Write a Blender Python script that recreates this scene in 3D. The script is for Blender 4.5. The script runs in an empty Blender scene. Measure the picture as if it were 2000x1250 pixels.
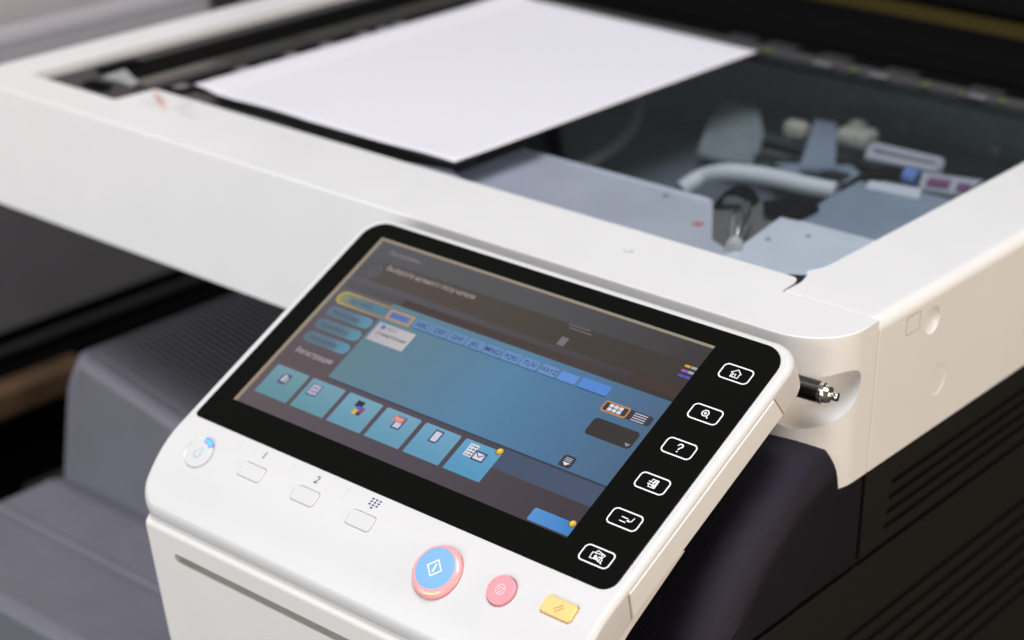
import bpy, bmesh, math, random
from mathutils import Vector, Matrix, Euler

random.seed(7)
SC = bpy.context.scene
COL = SC.collection
R = math.radians

# ------------------------------------------------------------------ camera
CAM_P = Vector((0.447041, -0.74962, 0.3513))
CAM_R = Euler((1.161721, -0.009642, 0.697552), 'XYZ')
F_PX = 3894.145                       # focal length in pixels of the 2000 px wide photograph
cam = bpy.data.cameras.new('camera')
cam.sensor_width = 36.0
cam.lens = F_PX / 2000 * 36.0
cam.clip_start, cam.clip_end = 0.02, 50
cam.dof.use_dof = True
cam.dof.focus_distance = 0.832
cam.dof.aperture_fstop = 6.5
cam.dof.aperture_blades = 9
cam_o = bpy.data.objects.new('camera', cam)
cam_o.location, cam_o.rotation_euler = CAM_P, CAM_R
COL.objects.link(cam_o)
SC.camera = cam_o

# ------------------------------------------------------------------ world, lamps, exposure
world = bpy.data.worlds.new('World')
SC.world = world
world.use_nodes = True
bg = world.node_tree.nodes['Background']
bg.inputs['Color'].default_value = (0.93, 0.95, 1.0, 1)
bg.inputs['Strength'].default_value = 0.17


def area(name, loc, target, size, power, color):
    l = bpy.data.lights.new(name, 'AREA')
    l.shape = 'RECTANGLE'
    l.size, l.size_y = size
    l.energy = power
    l.color = color
    o = bpy.data.objects.new(name, l)
    o.location = loc
    o.rotation_euler = (Vector(target) - Vector(loc)).to_track_quat('-Z', 'Y').to_euler()
    COL.objects.link(o)
    return o


area('front_lamp', (-0.9, -3.2, 0.35), (-0.15, -0.05, -0.1), (3.2, 1.4), 75, (1.0, 0.995, 0.985))
area('ceiling_lamp', (0.35, -0.5, 2.1), (0.0, 0.0, 0.0), (1.1, 1.1), 48, (0.99, 0.985, 1.0))
area('warm_side_lamp', (2.35, -0.2, 0.22), (0.05, 0.05, -0.1), (1.1, 1.1), 36, (1.0, 0.80, 0.60))
SC.view_settings.view_transform = 'Standard'
SC.view_settings.look = 'None'
SC.view_settings.gamma = 1
SC.view_settings.exposure = 0.0
SC.view_settings.use_curve_mapping = False


# ------------------------------------------------------------------ photograph pixels to points on known planes
CR = CAM_R.to_matrix()


def hit(px, py, o, n):
    d = CR @ Vector(((px - 1000) / F_PX, -(py - 625) / F_PX, -1))
    t = (Vector(o) - CAM_P).dot(n) / d.dot(n)
    return CAM_P + t * d


def at_z(px, py, z):          # mm in, mm out
    return hit(px, py, (0, 0, z * .001), Vector((0, 0, 1))) * 1000


def at_y(px, py, y):
    return hit(px, py, (0, y * .001, 0), Vector((0, 1, 0))) * 1000


# the control panel's own frame: u to the right, v up the slope, h out of it (mm)
TILT = 0.465574
PO = Vector((-0.186012, -0.08812, -0.001416))
PE = Vector((0, math.cos(TILT), math.sin(TILT)))
PN = Vector((0, -math.sin(TILT), math.cos(TILT)))


def P(u, v, h=0.0):
    return (PO + Vector((u, 0, 0)) * .001 + PE * (v * .001) + PN * (h * .001)) * 1000


def pan(px, py, h=0.0):
    q = hit(px, py, PO + PN * (h * .001), PN) - PO
    return q.x * 1000, q.dot(PE) * 1000


# ------------------------------------------------------------------ materials
def srgb(r, g, b):
    def f(c):
        c /= 255
        return c / 12.92 if c <= .04045 else ((c + .055) / 1.055) ** 2.4
    return (f(r), f(g), f(b), 1)


def mat(name, color, rough=.5, metal=0.0, spec=.5, bump=0.0, bscale=1500, vary=0.0, vscale=60, emit=None, estr=1.0, coat=0.0, sss=0.0):
    m = bpy.data.materials.new(name)
    m.use_nodes = True
    nt = m.node_tree
    b = nt.nodes['Principled BSDF']
    c = color if len(color) == 4 else (*color, 1)
    b.inputs['Base Color'].default_value = c
    b.inputs['Roughness'].default_value = rough
    b.inputs['Metallic'].default_value = metal
    b.inputs['Specular IOR Level'].default_value = spec
    b.inputs['Coat Weight'].default_value = coat
    if sss:
        b.inputs['Subsurface Weight'].default_value = sss
        b.inputs['Subsurface Radius'].default_value = (.004, .002, .0015)
        b.inputs['Subsurface Scale'].default_value = 1.0
    tc = nt.nodes.new('ShaderNodeTexCoord')
    if vary:
        n = nt.nodes.new('ShaderNodeTexNoise')
        n.inputs['Scale'].default_value = vscale
        n.inputs['Detail'].default_value = 5
        nt.links.new(tc.outputs['Object'], n.inputs['Vector'])
        mx = nt.nodes.new('ShaderNodeMixRGB')
        mx.blend_type = 'MULTIPLY'
        mx.inputs['Color1'].default_value = c
        rp = nt.nodes.new('ShaderNodeMapRange')
        rp.inputs['From Min'].default_value = .3
        rp.inputs['From Max'].default_value = .7
        rp.inputs['To Min'].default_value = 1 - vary
        rp.inputs['To Max'].default_value = 1 + vary
        nt.links.new(n.outputs['Fac'], rp.inputs['Value'])
        mx.inputs['Fac'].default_value = 1
        nt.links.new(rp.outputs['Result'], mx.inputs['Color2'])
        nt.links.new(mx.outputs['Color'], b.inputs['Base Color'])
        rr = nt.nodes.new('ShaderNodeMapRange')
        rr.inputs['To Min'].default_value = max(0.02, rough - .08)
        rr.inputs['To Max'].default_value = rough + .08
        nt.links.new(n.outputs['Fac'], rr.inputs['Value'])
        nt.links.new(rr.outputs['Result'], b.inputs['Roughness'])
    if bump:
        n2 = nt.nodes.new('ShaderNodeTexNoise')
        n2.inputs['Scale'].default_value = bscale
        n2.inputs['Detail'].default_value = 3
        nt.links.new(tc.outputs['Object'], n2.inputs['Vector'])
        bp = nt.nodes.new('ShaderNodeBump')
        bp.inputs['Strength'].default_value = bump
        bp.inputs['Distance'].default_value = .0004
        nt.links.new(n2.outputs['Fac'], bp.inputs['Height'])
        nt.links.new(bp.outputs['Normal'], b.inputs['Normal'])
    if emit:
        b.inputs['Emission Color'].default_value = emit
        b.inputs['Emission Strength'].default_value = estr
    return m


def glow(name, c, s=1.0, c2=None, axis='X', lo=0, hi=1, grain=.06):
    """lit LCD pixels: emission only, optional colour ramp along the screen, fine grain"""
    m = bpy.data.materials.new(name)
    m.use_nodes = True
    nt = m.node_tree
    nt.nodes.remove(nt.nodes['Principled BSDF'])
    e = nt.nodes.new('ShaderNodeEmission')
    e.inputs['Strength'].default_value = s
    tc = nt.nodes.new('ShaderNodeTexCoord')
    n = nt.nodes.new('ShaderNodeTexNoise')
    n.inputs['Scale'].default_value = 2600
    n.inputs['Detail'].default_value = 2
    nt.links.new(tc.outputs['Object'], n.inputs['Vector'])
    rp = nt.nodes.new('ShaderNodeMapRange')
    rp.inputs['From Min'].default_value = .3
    rp.inputs['From Max'].default_value = .7
    rp.inputs['To Min'].default_value = 1 - grain
    rp.inputs['To Max'].default_value = 1 + grain
    nt.links.new(n.outputs['Fac'], rp.inputs['Value'])
    mx = nt.nodes.new('ShaderNodeMixRGB')
    mx.blend_type = 'MULTIPLY'
    mx.inputs['Fac'].default_value = 1
    mx.inputs['Color1'].default_value = c
    if c2:
        sx = nt.nodes.new('ShaderNodeSeparateXYZ')
        nt.links.new(tc.outputs['Object'], sx.inputs['Vector'])
        mr = nt.nodes.new('ShaderNodeMapRange')
        mr.inputs['From Min'].default_value = lo
        mr.inputs['From Max'].default_value = hi
        nt.links.new(sx.outputs[axis], mr.inputs['Value'])
        cr = nt.nodes.new('ShaderNodeValToRGB')
        el = cr.color_ramp.elements
        stops = c2
        el[0].position, el[0].color = stops[0]
        el[1].position, el[1].color = stops[-1]
        for p_, c_ in stops[1:-1]:
            x = el.new(p_)
            x.color = c_
        nt.links.new(mr.outputs['Result'], cr.inputs['Fac'])
        nt.links.new(cr.outputs['Color'], mx.inputs['Color1'])
    nt.links.new(rp.outputs['Result'], mx.inputs['Color2'])
    nt.links.new(mx.outputs['Color'], e.inputs['Color'])
    nt.links.new(e.outputs['Emission'], nt.nodes['Material Output'].inputs['Surface'])
    return m


def pane(name, tint, ior=1.5, rough=0.0):
    """clear pane: transparent body, Fresnel reflection"""
    m = bpy.data.materials.new(name)
    m.use_nodes = True
    nt = m.node_tree
    nt.nodes.remove(nt.nodes['Principled BSDF'])
    t = nt.nodes.new('ShaderNodeBsdfTransparent')
    t.inputs['Color'].default_value = (*tint, 1)
    g = nt.nodes.new('ShaderNodeBsdfGlossy')
    g.inputs['Roughness'].default_value = rough
    lw = nt.nodes.new('ShaderNodeLayerWeight')          # Schlick, the same from both sides of the pane
    lw.inputs['Blend'].default_value = .5
    pw = nt.nodes.new('ShaderNodeMath')
    pw.operation = 'POWER'
    pw.inputs[1].default_value = 5
    nt.links.new(lw.outputs['Facing'], pw.inputs[0])
    f0 = ((ior - 1) / (ior + 1)) ** 2
    ma = nt.nodes.new('ShaderNodeMath')
    ma.operation = 'MULTIPLY_ADD'
    ma.inputs[1].default_value = 1 - f0
    ma.inputs[2].default_value = f0
    nt.links.new(pw.outputs[0], ma.inputs[0])
    mx = nt.nodes.new('ShaderNodeMixShader')
    nt.links.new(ma.outputs[0], mx.inputs['Fac'])
    nt.links.new(t.outputs['BSDF'], mx.inputs[1])
    nt.links.new(g.outputs['BSDF'], mx.inputs[2])
    nt.links.new(mx.outputs['Shader'], nt.nodes['Material Output'].inputs['Surface'])
    return m


M = {}
M['white'] = mat('white_plastic', (.795, .793, .795), .38, bump=.10, bscale=2600, vary=.012, vscale=25)
M['white_panel'] = mat('white_panel_plastic', (.655, .653, .656), .34, bump=.06, bscale=3200, vary=.008, vscale=30)
M['white_stand'] = mat('white_stand_plastic', (.845, .825, .80), .38, bump=.06, bscale=3200, vary=.008, vscale=30)
M['white_key'] = mat('white_key_plastic', (.64, .638, .64), .34)
M['black_glass'] = mat('black_bezel', (.004, .004, .003), .16, spec=.14)
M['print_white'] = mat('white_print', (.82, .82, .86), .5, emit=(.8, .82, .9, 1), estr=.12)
M['print_navy'] = mat('navy_print', (.045, .07, .2), .5)
M['print_grey'] = mat('grey_print', (.38, .43, .5), .5)
M['print_pale'] = mat('pale_print', (.60, .62, .64), .5)
M['print_teal'] = mat('teal_print', (.42, .64, .65), .5)
M['print_orange'] = mat('orange_print', (.75, .38, .24), .5)
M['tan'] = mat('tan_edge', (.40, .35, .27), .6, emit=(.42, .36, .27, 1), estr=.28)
M['dark_body'] = mat('dark_body_plastic', (.0085, .0085, .0072), .5, spec=.3, bump=.5, bscale=1500, vary=.12, vscale=900)
M['dark_arm'] = mat('dark_arm_plastic', (.006, .0058, .0058), .22, spec=.55, bump=.9, bscale=2600, vary=.25, vscale=2600)
M['dark_arm'].node_tree.nodes['Principled BSDF'].inputs['Specular Tint'].default_value = (.66, .60, 1.0, 1)
M['tray'] = mat('grey_tray_plastic', (.148, .148, .178), .42, bump=.3, bscale=1500, vary=.05, vscale=40)
M['black'] = mat('black_plastic', (.003, .003, .003), .7, spec=.04)
M['gap'] = mat('gap_black', (.006, .006, .006), .9)
M['charcoal'] = mat('charcoal_plastic', (.036, .034, .036), .5, vary=.08, vscale=80)
M['steel'] = mat('zinc_steel', (.36, .42, .52), .42, metal=.35, vary=.08, vscale=30, bump=.05, bscale=600)
M['steel_light'] = mat('zinc_steel_cover', (.70, .69, .78), .38, metal=.25, vary=.05, vscale=25, bump=.04, bscale=600)
M['steel_dark'] = mat('steel_floor', (.19, .215, .25), .45, metal=.35, vary=.15, vscale=30)
M['bracket'] = mat('bracket_steel', (.36, .40, .42), .4, metal=.35, vary=.12, vscale=60)
M['pcb'] = mat('dark_green_board', (.05, .085, .072), .5, vary=.4, vscale=90)
M['chrome'] = mat('chrome', (.75, .72, .66), .12, metal=1)
M['cable_white'] = mat('white_cable', (.62, .63, .66), .45)
M['cable_grey'] = mat('grey_cable', (.20, .21, .22), .5)
M['pocket'] = mat('pocket_grey', (.16, .145, .145), .5)
M['cream'] = mat('cream_nylon', (.40, .38, .33), .5, vary=.1, vscale=300)
M['lilac'] = mat('lilac_label', (.46, .45, .52), .6)
M['purple'] = mat('purple_label', (.20, .07, .17), .6)
M['blue'] = mat('blue_plug', (.10, .19, .48), .5)
M['red'] = mat('red_mark', (.62, .22, .24), .6)
M['paper'] = mat('copy_paper', (.75, .74, .80), .8, spec=.2, bump=.05, bscale=2500)
M['olive'] = mat('olive_strip', (.028, .020, .004), .8, spec=.1)
M['scale_strip'] = mat('scale_strip_plastic', (.055, .053, .056), .6, spec=.2)
M['dim_mark'] = mat('dim_grey_print', (.16, .16, .17), .6)
M['rear_print'] = mat('rear_print', (.018, .018, .02), .6)
M['green_mark'] = mat('green_print', (.08, .15, .015), .6)
M['start_blue'] = mat('start_blue', (.21, .43, .74), .35, emit=(.3, .55, .95, 1), estr=.02)
M['start_ring'] = mat('start_ring_translucent', (.85, .37, .38), .22, spec=.6, emit=(1, .36, .30, 1), estr=.16, sss=.3)
M['stop_red'] = mat('stop_pink', (.80, .30, .34), .3, emit=(.9, .35, .4, 1), estr=.08)
M['reset'] = mat('reset_orange', (.90, .57, .22), .34, emit=(1, .65, .25, 1), estr=.06)
M['brown_print'] = mat('brown_print', (.28, .13, .04), .5)
M['led'] = mat('power_led', (.02, .08, .12), .3, emit=(.16, .80, 1, 1), estr=.95)
M['led_rim'] = mat('power_led_rim', (.05, .05, .15), .3, emit=(.30, .36, 1, 1), estr=.80)
M['start_led'] = mat('start_led', (.9, .5, .3), .3, emit=(1, .62, .30, 1), estr=.45)
M['grey_machine'] = mat('grey_machine_plastic', (.61, .57, .59), .5, bump=.2, bscale=900, vary=.03, vscale=20)
M['wood'] = mat('table_wood', (.11, .065, .035), .5, vary=.35, vscale=25)
M['wall'] = mat('dark_wall_paint', (.03, .028, .026), .8, vary=.08, vscale=8)
M['floor'] = mat('dark_floor', (.05, .047, .044), .6, vary=.15, vscale=6)
M['scanner_glass'] = pane('platen_glass', (.86, .91, .935))
M['cover_glass'] = pane('screen_cover_glass', (.97, .97, .97), ior=1.33, rough=.08)


# ------------------------------------------------------------------ mesh helpers (all coordinates in mm, built in place)
def new_bm(verts, faces):
    bm = bmesh.new()
    vs = [bm.verts.new(v) for v in verts]
    for f in faces:
        try:
            bm.faces.new([vs[i] for i in f])
        except ValueError:
            pass
    return bm


def merge(*bms):
    out = bmesh.new()
    for b in bms:
        me = bpy.data.meshes.new('tmp')
        b.to_mesh(me)
        out.from_mesh(me)
        bpy.data.meshes.remove(me)
        b.free()
    return out


def prism(pts, z0, z1):
    n = len(pts)
    bm = new_bm([(x, y, z0) for x, y in pts] + [(x, y, z1) for x, y in pts],
                [list(range(n))[::-1], list(range(n, 2 * n))] + [[i, (i + 1) % n, n + (i + 1) % n, n + i] for i in range(n)])
    bmesh.ops.recalc_face_normals(bm, faces=bm.faces[:])
    return bm


def extrude_x(prof, x0, x1):       # prof: (y, z)
    n = len(prof)
    bm = new_bm([(x0, y, z) for y, z in prof] + [(x1, y, z) for y, z in prof],
                [list(range(n)), list(range(n, 2 * n))[::-1]] + [[i, (i + 1) % n, n + (i + 1) % n, n + i] for i in range(n)])
    bmesh.ops.recalc_face_normals(bm, faces=bm.faces[:])
    return bm


def extrude_y(prof, y0, y1):       # prof: (x, z)
    n = len(prof)
    bm = new_bm([(x, y0, z) for x, z in prof] + [(x, y1, z) for x, z in prof],
                [list(range(n)), list(range(n, 2 * n))[::-1]] + [[i, (i + 1) % n, n + (i + 1) % n, n + i] for i in range(n)])
    bmesh.ops.recalc_face_normals(bm, faces=bm.faces[:])
    return bm


def box(x0, x1, y0, y1, z0, z1, bev=0, seg=3):
    bm = prism([(x0, y0), (x1, y0), (x1, y1), (x0, y1)], z0, z1)
    if bev:
        bmesh.ops.bevel(bm, geom=bm.edges[:], offset=bev, segments=seg, profile=.5, affect='EDGES')
    return bm


def bevel_where(bm, pred, off, seg=4):
    es = [e for e in bm.edges if pred(e.verts[0].co, e.verts[1].co)]
    if es:
        bmesh.ops.bevel(bm, geom=es, offset=off, segments=seg, profile=.5, affect='EDGES', clamp_overlap=True)


def rrect(cx, cy, w, h, r, seg=6):
    pts = []
    for qx, qy, a0 in ((1, -1, -90), (1, 1, 0), (-1, 1, 90), (-1, -1, 180)):
        for i in range(seg + 1):
            a = R(a0 + 90 * i / seg)
            pts.append((cx + qx * (w / 2 - r) + r * math.cos(a), cy + qy * (h / 2 - r) + r * math.sin(a)))
    return pts


def arc(cx, cy, r, a0, a1, n):
    return [(cx + r * math.cos(R(a0 + (a1 - a0) * i / n)), cy + r * math.sin(R(a0 + (a1 - a0) * i / n))) for i in range(n + 1)]


def tube(path, r, n=12, caps=True):
    path = [Vector(p) for p in path]
    rings = []
    vs, fs = [], []
    up = Vector((0, 0, 1))
    for i, p in enumerate(path):
        d = (path[min(i + 1, len(path) - 1)] - path[max(i - 1, 0)]).normalized()
        a = d.cross(up)
        if a.length < .01:
            a = d.cross(Vector((0, 1, 0)))
        a.normalize()
        b = d.cross(a).normalized()
        rr = r[i] if isinstance(r, (list, tuple)) else r
        rings.append(len(vs))
        for k in range(n):
            t = 2 * math.pi * k / n
            vs.append(p + a * (rr * math.cos(t)) + b * (rr * math.sin(t)))
    for i in range(len(path) - 1):
        for k in range(n):
            fs.append([rings[i] + k, rings[i] + (k + 1) % n, rings[i + 1] + (k + 1) % n, rings[i + 1] + k])
    if caps:
        fs.append([rings[0] + k for k in range(n)][::-1])
        fs.append([rings[-1] + k for k in range(n)])
    bm = new_bm(vs, fs)
    bmesh.ops.recalc_face_normals(bm, faces=bm.faces[:])
    return bm


def smooth_path(pts, n=6):
    pts = [Vector(p) for p in pts]
    out = []
    for i in range(len(pts) - 1):
        p0, p1, p2, p3 = pts[max(i - 1, 0)], pts[i], pts[i + 1], pts[min(i + 2, len(pts) - 1)]
        for k in range(n):
            t = k / n
            out.append(.5 * ((2 * p1) + (p2 - p0) * t + (2 * p0 - 5 * p1 + 4 * p2 - p3) * t * t + (3 * p1 - p0 - 3 * p2 + p3) * t ** 3))
    out.append(pts[-1])
    return out


def ribbon(path, width_dir, w, th):
    """flat cable: path swept by a rectangle w (along width_dir) x th"""
    path = [Vector(p) for p in path]
    wd = Vector(width_dir).normalized()
    vs, fs = [], []
    for i, p in enumerate(path):
        d = (path[min(i + 1, len(path) - 1)] - path[max(i - 1, 0)]).normalized()
        nn = d.cross(wd).normalized()
        for a, b in ((-1, -1), (1, -1), (1, 1), (-1, 1)):
            vs.append(p + wd * (a * w / 2) + nn * (b * th / 2))
    for i in range(len(path) - 1):
        for k in range(4):
            fs.append([4 * i + k, 4 * i + (k + 1) % 4, 4 * i + 4 + (k + 1) % 4, 4 * i + 4 + k])
    fs += [[3, 2, 1, 0], [4 * (len(path) - 1) + k for k in range(4)]]
    bm = new_bm(vs, fs)
    bmesh.ops.recalc_face_normals(bm, faces=bm.faces[:])
    return bm


def xform(bm, fn):
    for v in bm.verts:
        v.co = fn(v.co)
    bmesh.ops.recalc_face_normals(bm, faces=bm.faces[:])
    return bm


def to_mesh(bm, name):
    for v in bm.verts:
        v.co *= .001
    me = bpy.data.meshes.new(name)
    bm.to_mesh(me)
    bm.free()
    return me


def cut(bm, cutters):
    """boolean difference, evaluated at once"""
    me = bpy.data.meshes.new('base')
    bm.to_mesh(me)
    bm.free()
    o = bpy.data.objects.new('base', me)
    COL.objects.link(o)
    tmp = []
    for c in cutters:
        cm = bpy.data.meshes.new('c')
        bmesh.ops.recalc_face_normals(c, faces=c.faces[:])
        c.to_mesh(cm)
        c.free()
        co = bpy.data.objects.new('c', cm)
        COL.objects.link(co)
        tmp.append(co)
        md = o.modifiers.new('b', 'BOOLEAN')
        md.operation, md.solver, md.object = 'DIFFERENCE', 'EXACT', co
    dg = bpy.context.evaluated_depsgraph_get()
    dg.update()
    res = bpy.data.meshes.new_from_object(o.evaluated_get(dg))
    out = bmesh.new()
    out.from_mesh(res)
    for x in tmp + [o]:
        d = x.data
        bpy.data.objects.remove(x)
        bpy.data.meshes.remove(d)
    bpy.data.meshes.remove(res)
    return out


def obj(name, bm, material, parent=None, angle=38, wn=True, label=None, group=None, kind=None):
    me = bm if isinstance(bm, bpy.types.Mesh) else to_mesh(bm, name)
    me.materials.clear()
    me.materials.append(M[material] if isinstance(material, str) else material)
    for p in me.polygons:
        p.use_smooth = True
    me.set_sharp_from_angle(angle=R(angle))
    o = bpy.data.objects.new(name, me)
    COL.objects.link(o)
    if wn:
        md = o.modifiers.new('wn', 'WEIGHTED_NORMAL')
        md.keep_sharp = True
        md.weight = 80
    if parent is not None:
        o.parent = parent
        if parent.type == 'EMPTY':
            o.matrix_parent_inverse = Matrix.Translation(-parent.location)
    if label:
        o['label'] = label
    if group:
        o['group'] = group
    if kind:
        o['kind'] = kind
    return o


def thing(name, label, cat, loc):
    o = bpy.data.objects.new(name, None)
    o.empty_display_size = .05
    o.location = loc
    COL.objects.link(o)
    o['label'], o['category'] = label, cat
    return o


def tag(o, label, cat):
    o['label'], o['category'] = label, cat
    return o


# =================================================================== THE SETTING
wall = obj('wall', box(-2600, 2200, 1250, 1300, -960, 1500), 'wall', kind='structure')
floor = obj('floor', box(-2600, 2200, -1500, 1250, -1000, -950), 'floor', kind='structure')

# =================================================================== THE COPIER
copier = thing('copier', 'white and charcoal multifunction copier with touch panel and open scanner glass', 'copier', (-.25, .1, -.95))

SX = 52.5            # right side plane
FY = -60.0           # front plane
ZB = -76.5           # underside of the scanner housing
RC = 29.0            # plan radius of the front right corner

# ---- front cover with the left arm of the frame
plan = [(-568, 430), (-568, -48)] + arc(-556, -48, 12, 180, 270, 5)[1:]
plan += arc(SX - RC, FY + RC, RC, -90, 0, 14)
plan += [(SX, -19.1), (1.0, -19.1), (.55, -12.5), (.1, -8.0)] + [(-.6, -5.0), (-1.6, -2.2), (-3.4, -.6), (-5.6, -.1)]
plan += [(-18, -.1), (-456, -.1), (-458, -30.3), (-536, -30.3), (-536, 430)]
fc = prism(plan, ZB, 0)


def top_outer(a, b):
    if a.z < -1 or b.z < -1:
        return False

    def on(p):
        return p.y < FY + RC + .5 and (p.y < FY + .5 or p.x > SX - RC - .5 or p.x < -555)
    return (on(a) and on(b)) or (a.x < -567 and b.x < -567)


bevel_where(fc, top_outer, 6.5, 8)
bevel_where(fc, lambda a, b: a.z > -.01 and b.z > -.01 and abs(a.y + 19.1) < .05 and abs(b.y + 19.1) < .05, .9, 3)
bevel_where(fc, lambda a, b: a.z > -.01 and b.z > -.01 and a.y > -31 and b.y > -31 and max(a.y, b.y) < 1 and max(a.x, b.x) < 2, .7, 2)
bevel_where(fc, lambda a, b: abs(a.x - SX) < .01 and abs(b.x - SX) < .01 and abs(a.y + 19.1) < .05 and abs(b.y + 19.1) < .05, .9, 3)
# finger scoop of the stylus holder, wrapped round the corner
sc = bmesh.new()
bmesh.ops.create_uvsphere(sc, u_segments=48, v_segments=28, radius=1)
ang = R(46)
cx, cy, cz = 42.5, -52.5, -29.0


def scoop(v):
    se = lambda c, p: math.copysign(abs(c) ** p, c)
    t, n_, z = se(v.x, .80) * 26.0, v.y * 13.5, se(v.z, .9) * 13.5
    z = z * (0.70 if z > 0 else 1.08) + .20 * t          # flat ceiling rising to the right
    return Vector((cx + t * math.cos(ang) + n_ * math.sin(ang), cy + t * math.sin(ang) - n_ * math.cos(ang), cz + z))


xform(sc, scoop)
fc = cut(fc, [sc])
front_cover = obj('front_cover', fc, 'white', copier, angle=32)

# small lock mark and printed icon on the front strip
q = at_z(1228, 490, 0)
ring = bmesh.new()
bmesh.ops.create_circle(ring, cap_ends=True, segments=28, radius=1)
xform(ring, lambda v: Vector((q.x + v.x * 2.6, q.y + v.y * 2.6, .15)))
obj('lock_mark', ring, 'print_pale', front_cover)
ring = bmesh.new()
bmesh.ops.create_circle(ring, cap_ends=True, segments=28, radius=1)
xform(ring, lambda v: Vector((q.x + v.x * 1.8 - .4, q.y + v.y * 1.8 + .2, .28)))
obj('lock_cap', ring, 'white', front_cover)


def flat_stroke(pts, w, closed, fn):
    """flat ribbon with mitred corners; fn maps (x, y) to a point"""
    pts = [Vector((x, y)) for x, y in pts]
    n = len(pts)
    vs, fs = [], []
    for i in range(n):
        a = pts[i - 1] if (closed or i > 0) else None
        b = pts[(i + 1) % n] if (closed or i < n - 1) else None
        d1 = (pts[i] - a).normalized() if a is not None else None
        d2 = (b - pts[i]).normalized() if b is not None else None
        d1 = d1 or d2
        d2 = d2 or d1
        n1, n2 = Vector((-d1.y, d1.x)), Vector((-d2.y, d2.x))
        mm = (n1 + n2)
        mm = mm.normalized() if mm.length > 1e-6 else n1
        k = 1 / max(.45, mm.dot(n1))
        vs += [fn(*(pts[i] + mm * (w / 2 * k))), fn(*(pts[i] - mm * (w / 2 * k)))]
    for i in range(n if closed else n - 1):
        j = (i + 1) % n
        fs.append([2 * i, 2 * i + 1, 2 * j + 1, 2 * j])
    return new_bm(vs, fs)


def fill(pts, fn):
    return new_bm([fn(x, y) for x, y in pts], [list(range(len(pts)))])


q = at_z(322, 202, 0)
tz = lambda x, y: Vector((q.x + x, q.y + y, .12))
qa, qb = at_z(303, 180, 0), at_z(322, 214, 0)
obj('origin_print', flat_stroke([(qa.x - q.x, qa.y - q.y), (qb.x - q.x, qb.y - q.y)], 4.2, False, tz), mat('faded_orange_print', (.78, .58, .50), .5), front_cover)
obj('origin_print', merge(flat_stroke([(-14, -6), (-4, -6), (-4, 4)], 1.6, False, tz), flat_stroke([(2, 8), (14, 8), (14, -2)], 1.6, False, tz),
                          flat_stroke([(-16, 2), (-8, 6)], 1.6, False, tz), flat_stroke([(20, -6), (34, -6)], 2.0, False, tz), flat_stroke([(10, -3), (24, 2)], 1.4, False, tz)),
    'print_pale', front_cover)

# ---- right side cover
plan = [(SX, -18.0), (SX, 430), (.2, 430), (.2, 22)] + [(-.6, 17.5), (-2.0, 14.5), (-3.4, 11.5), (-3.0, 8.6), (-.8, 5.6), (1.4, -2), (1.9, -7), (1.75, -12), (1.75, -18.0)]
sd = prism(plan, ZB, 0)
bevel_where(sd, lambda a, b: a.z > -.01 and b.z > -.01 and a.x > SX - .01 and b.x > SX - .01, 6.0, 8)
bevel_where(sd, lambda a, b: abs(a.y + 18.0) < .05 and abs(b.y + 18.0) < .05 and ((a.z > -6 and b.z > -6) or (a.x > SX - 5 and b.x > SX - 5)) and not (a.z < -70 and b.z < -70), .9, 3)
bevel_where(sd, lambda a, b: a.z > -.01 and b.z > -.01 and a.x < 2 and b.x < 2, .7, 2)


def yz_frame(cy_, cz_, w, h, t):   # frame-shaped cutter in the side
    outer = [(cy_ - w / 2, cz_ - h / 2), (cy_ + w / 2, cz_ - h / 2), (cy_ + w / 2, cz_ + h / 2), (cy_ - w / 2, cz_ + h / 2)]
    bs = []
    for (a, b, c, d) in ((-w / 2, w / 2, -h / 2, -h / 2 + t), (-w / 2, w / 2, h / 2 - t, h / 2), (-w / 2, -w / 2 + t, -h / 2, h / 2), (w / 2 - t, w / 2, -h / 2, h / 2)):
        bs.append(box(SX - .9, SX + 2, cy_ + a, cy_ + b, cz_ + c, cz_ + d))
    return bs


dim = bmesh.new()
bmesh.ops.create_uvsphere(dim, u_segments=36, v_segments=20, radius=1)
xform(dim, lambda v: Vector((SX + .6 + v.x * 3.6, 31.7 + v.y * 7.2, -16.2 + v.z * 7.2)))
disc = bmesh.new()
bmesh.ops.create_cone(disc, cap_ends=True, segments=48, radius1=1, radius2=1, depth=2)
xform(disc, lambda v: Vector((SX + .75 + v.z * 1.0, 42.4 + v.x * 8.2, -50.3 + v.y * 8.2)))
sd = cut(sd, yz_frame(13.1, -12.0, 13.0, 9.6, .75) + [dim, disc])
side_cover = obj('side_cover', sd, 'white', copier, angle=32)
seam = obj('seam_gap', merge(box(2.2, SX - 3.5, -19.3, -18.2, ZB + 1, -2.6), box(SX - 5, SX - 1.4, -19.3, -18.2, ZB + 1, -4.5)), 'gap', copier)
notch = obj('corner_notch', prism([(-9, -20.5), (4, -20.5), (4, 4), (-2, 12), (-12, 6)], -5, -2.6), 'gap', copier)

# ---- rear frame, hinge and open lid
rear = obj('rear_frame', prism([(-568, 430), (SX, 430), (SX, 520), (-568, 520)], ZB, -1), 'black', copier)
rf = box(-534, -1, 328, 432, -7, -.5)
obj('rear_deck', rf, 'black', copier)
ledge = box(-534, 0, 352, 362, -.5, 2.5, 1.0, 2)
obj('rear_ledge', ledge, 'black', copier)
hb = extrude_x([(392, -.5), (452, -.5), (452, 4.5), (425, 6.5), (400, 2.5)], -520, 30)
obj('hinge_cover', hb, 'black', copier)
ys = extrude_x([(432, 5.5), (446, 5.5), (446, 12.5), (438, 12.5)], -520, 40)
obj('seal_strip', ys, 'olive', copier, label='dull olive yellow strip along the hinge')
lid = box(-566, SX, 0, 46, 0, 470, 8, 3)
lm = Matrix.Translation((0, 462, 6)) @ Matrix.Rotation(R(-14), 4, 'X')
xform(lid, lambda v: (lm @ v.to_4d()).to_3d())
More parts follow.
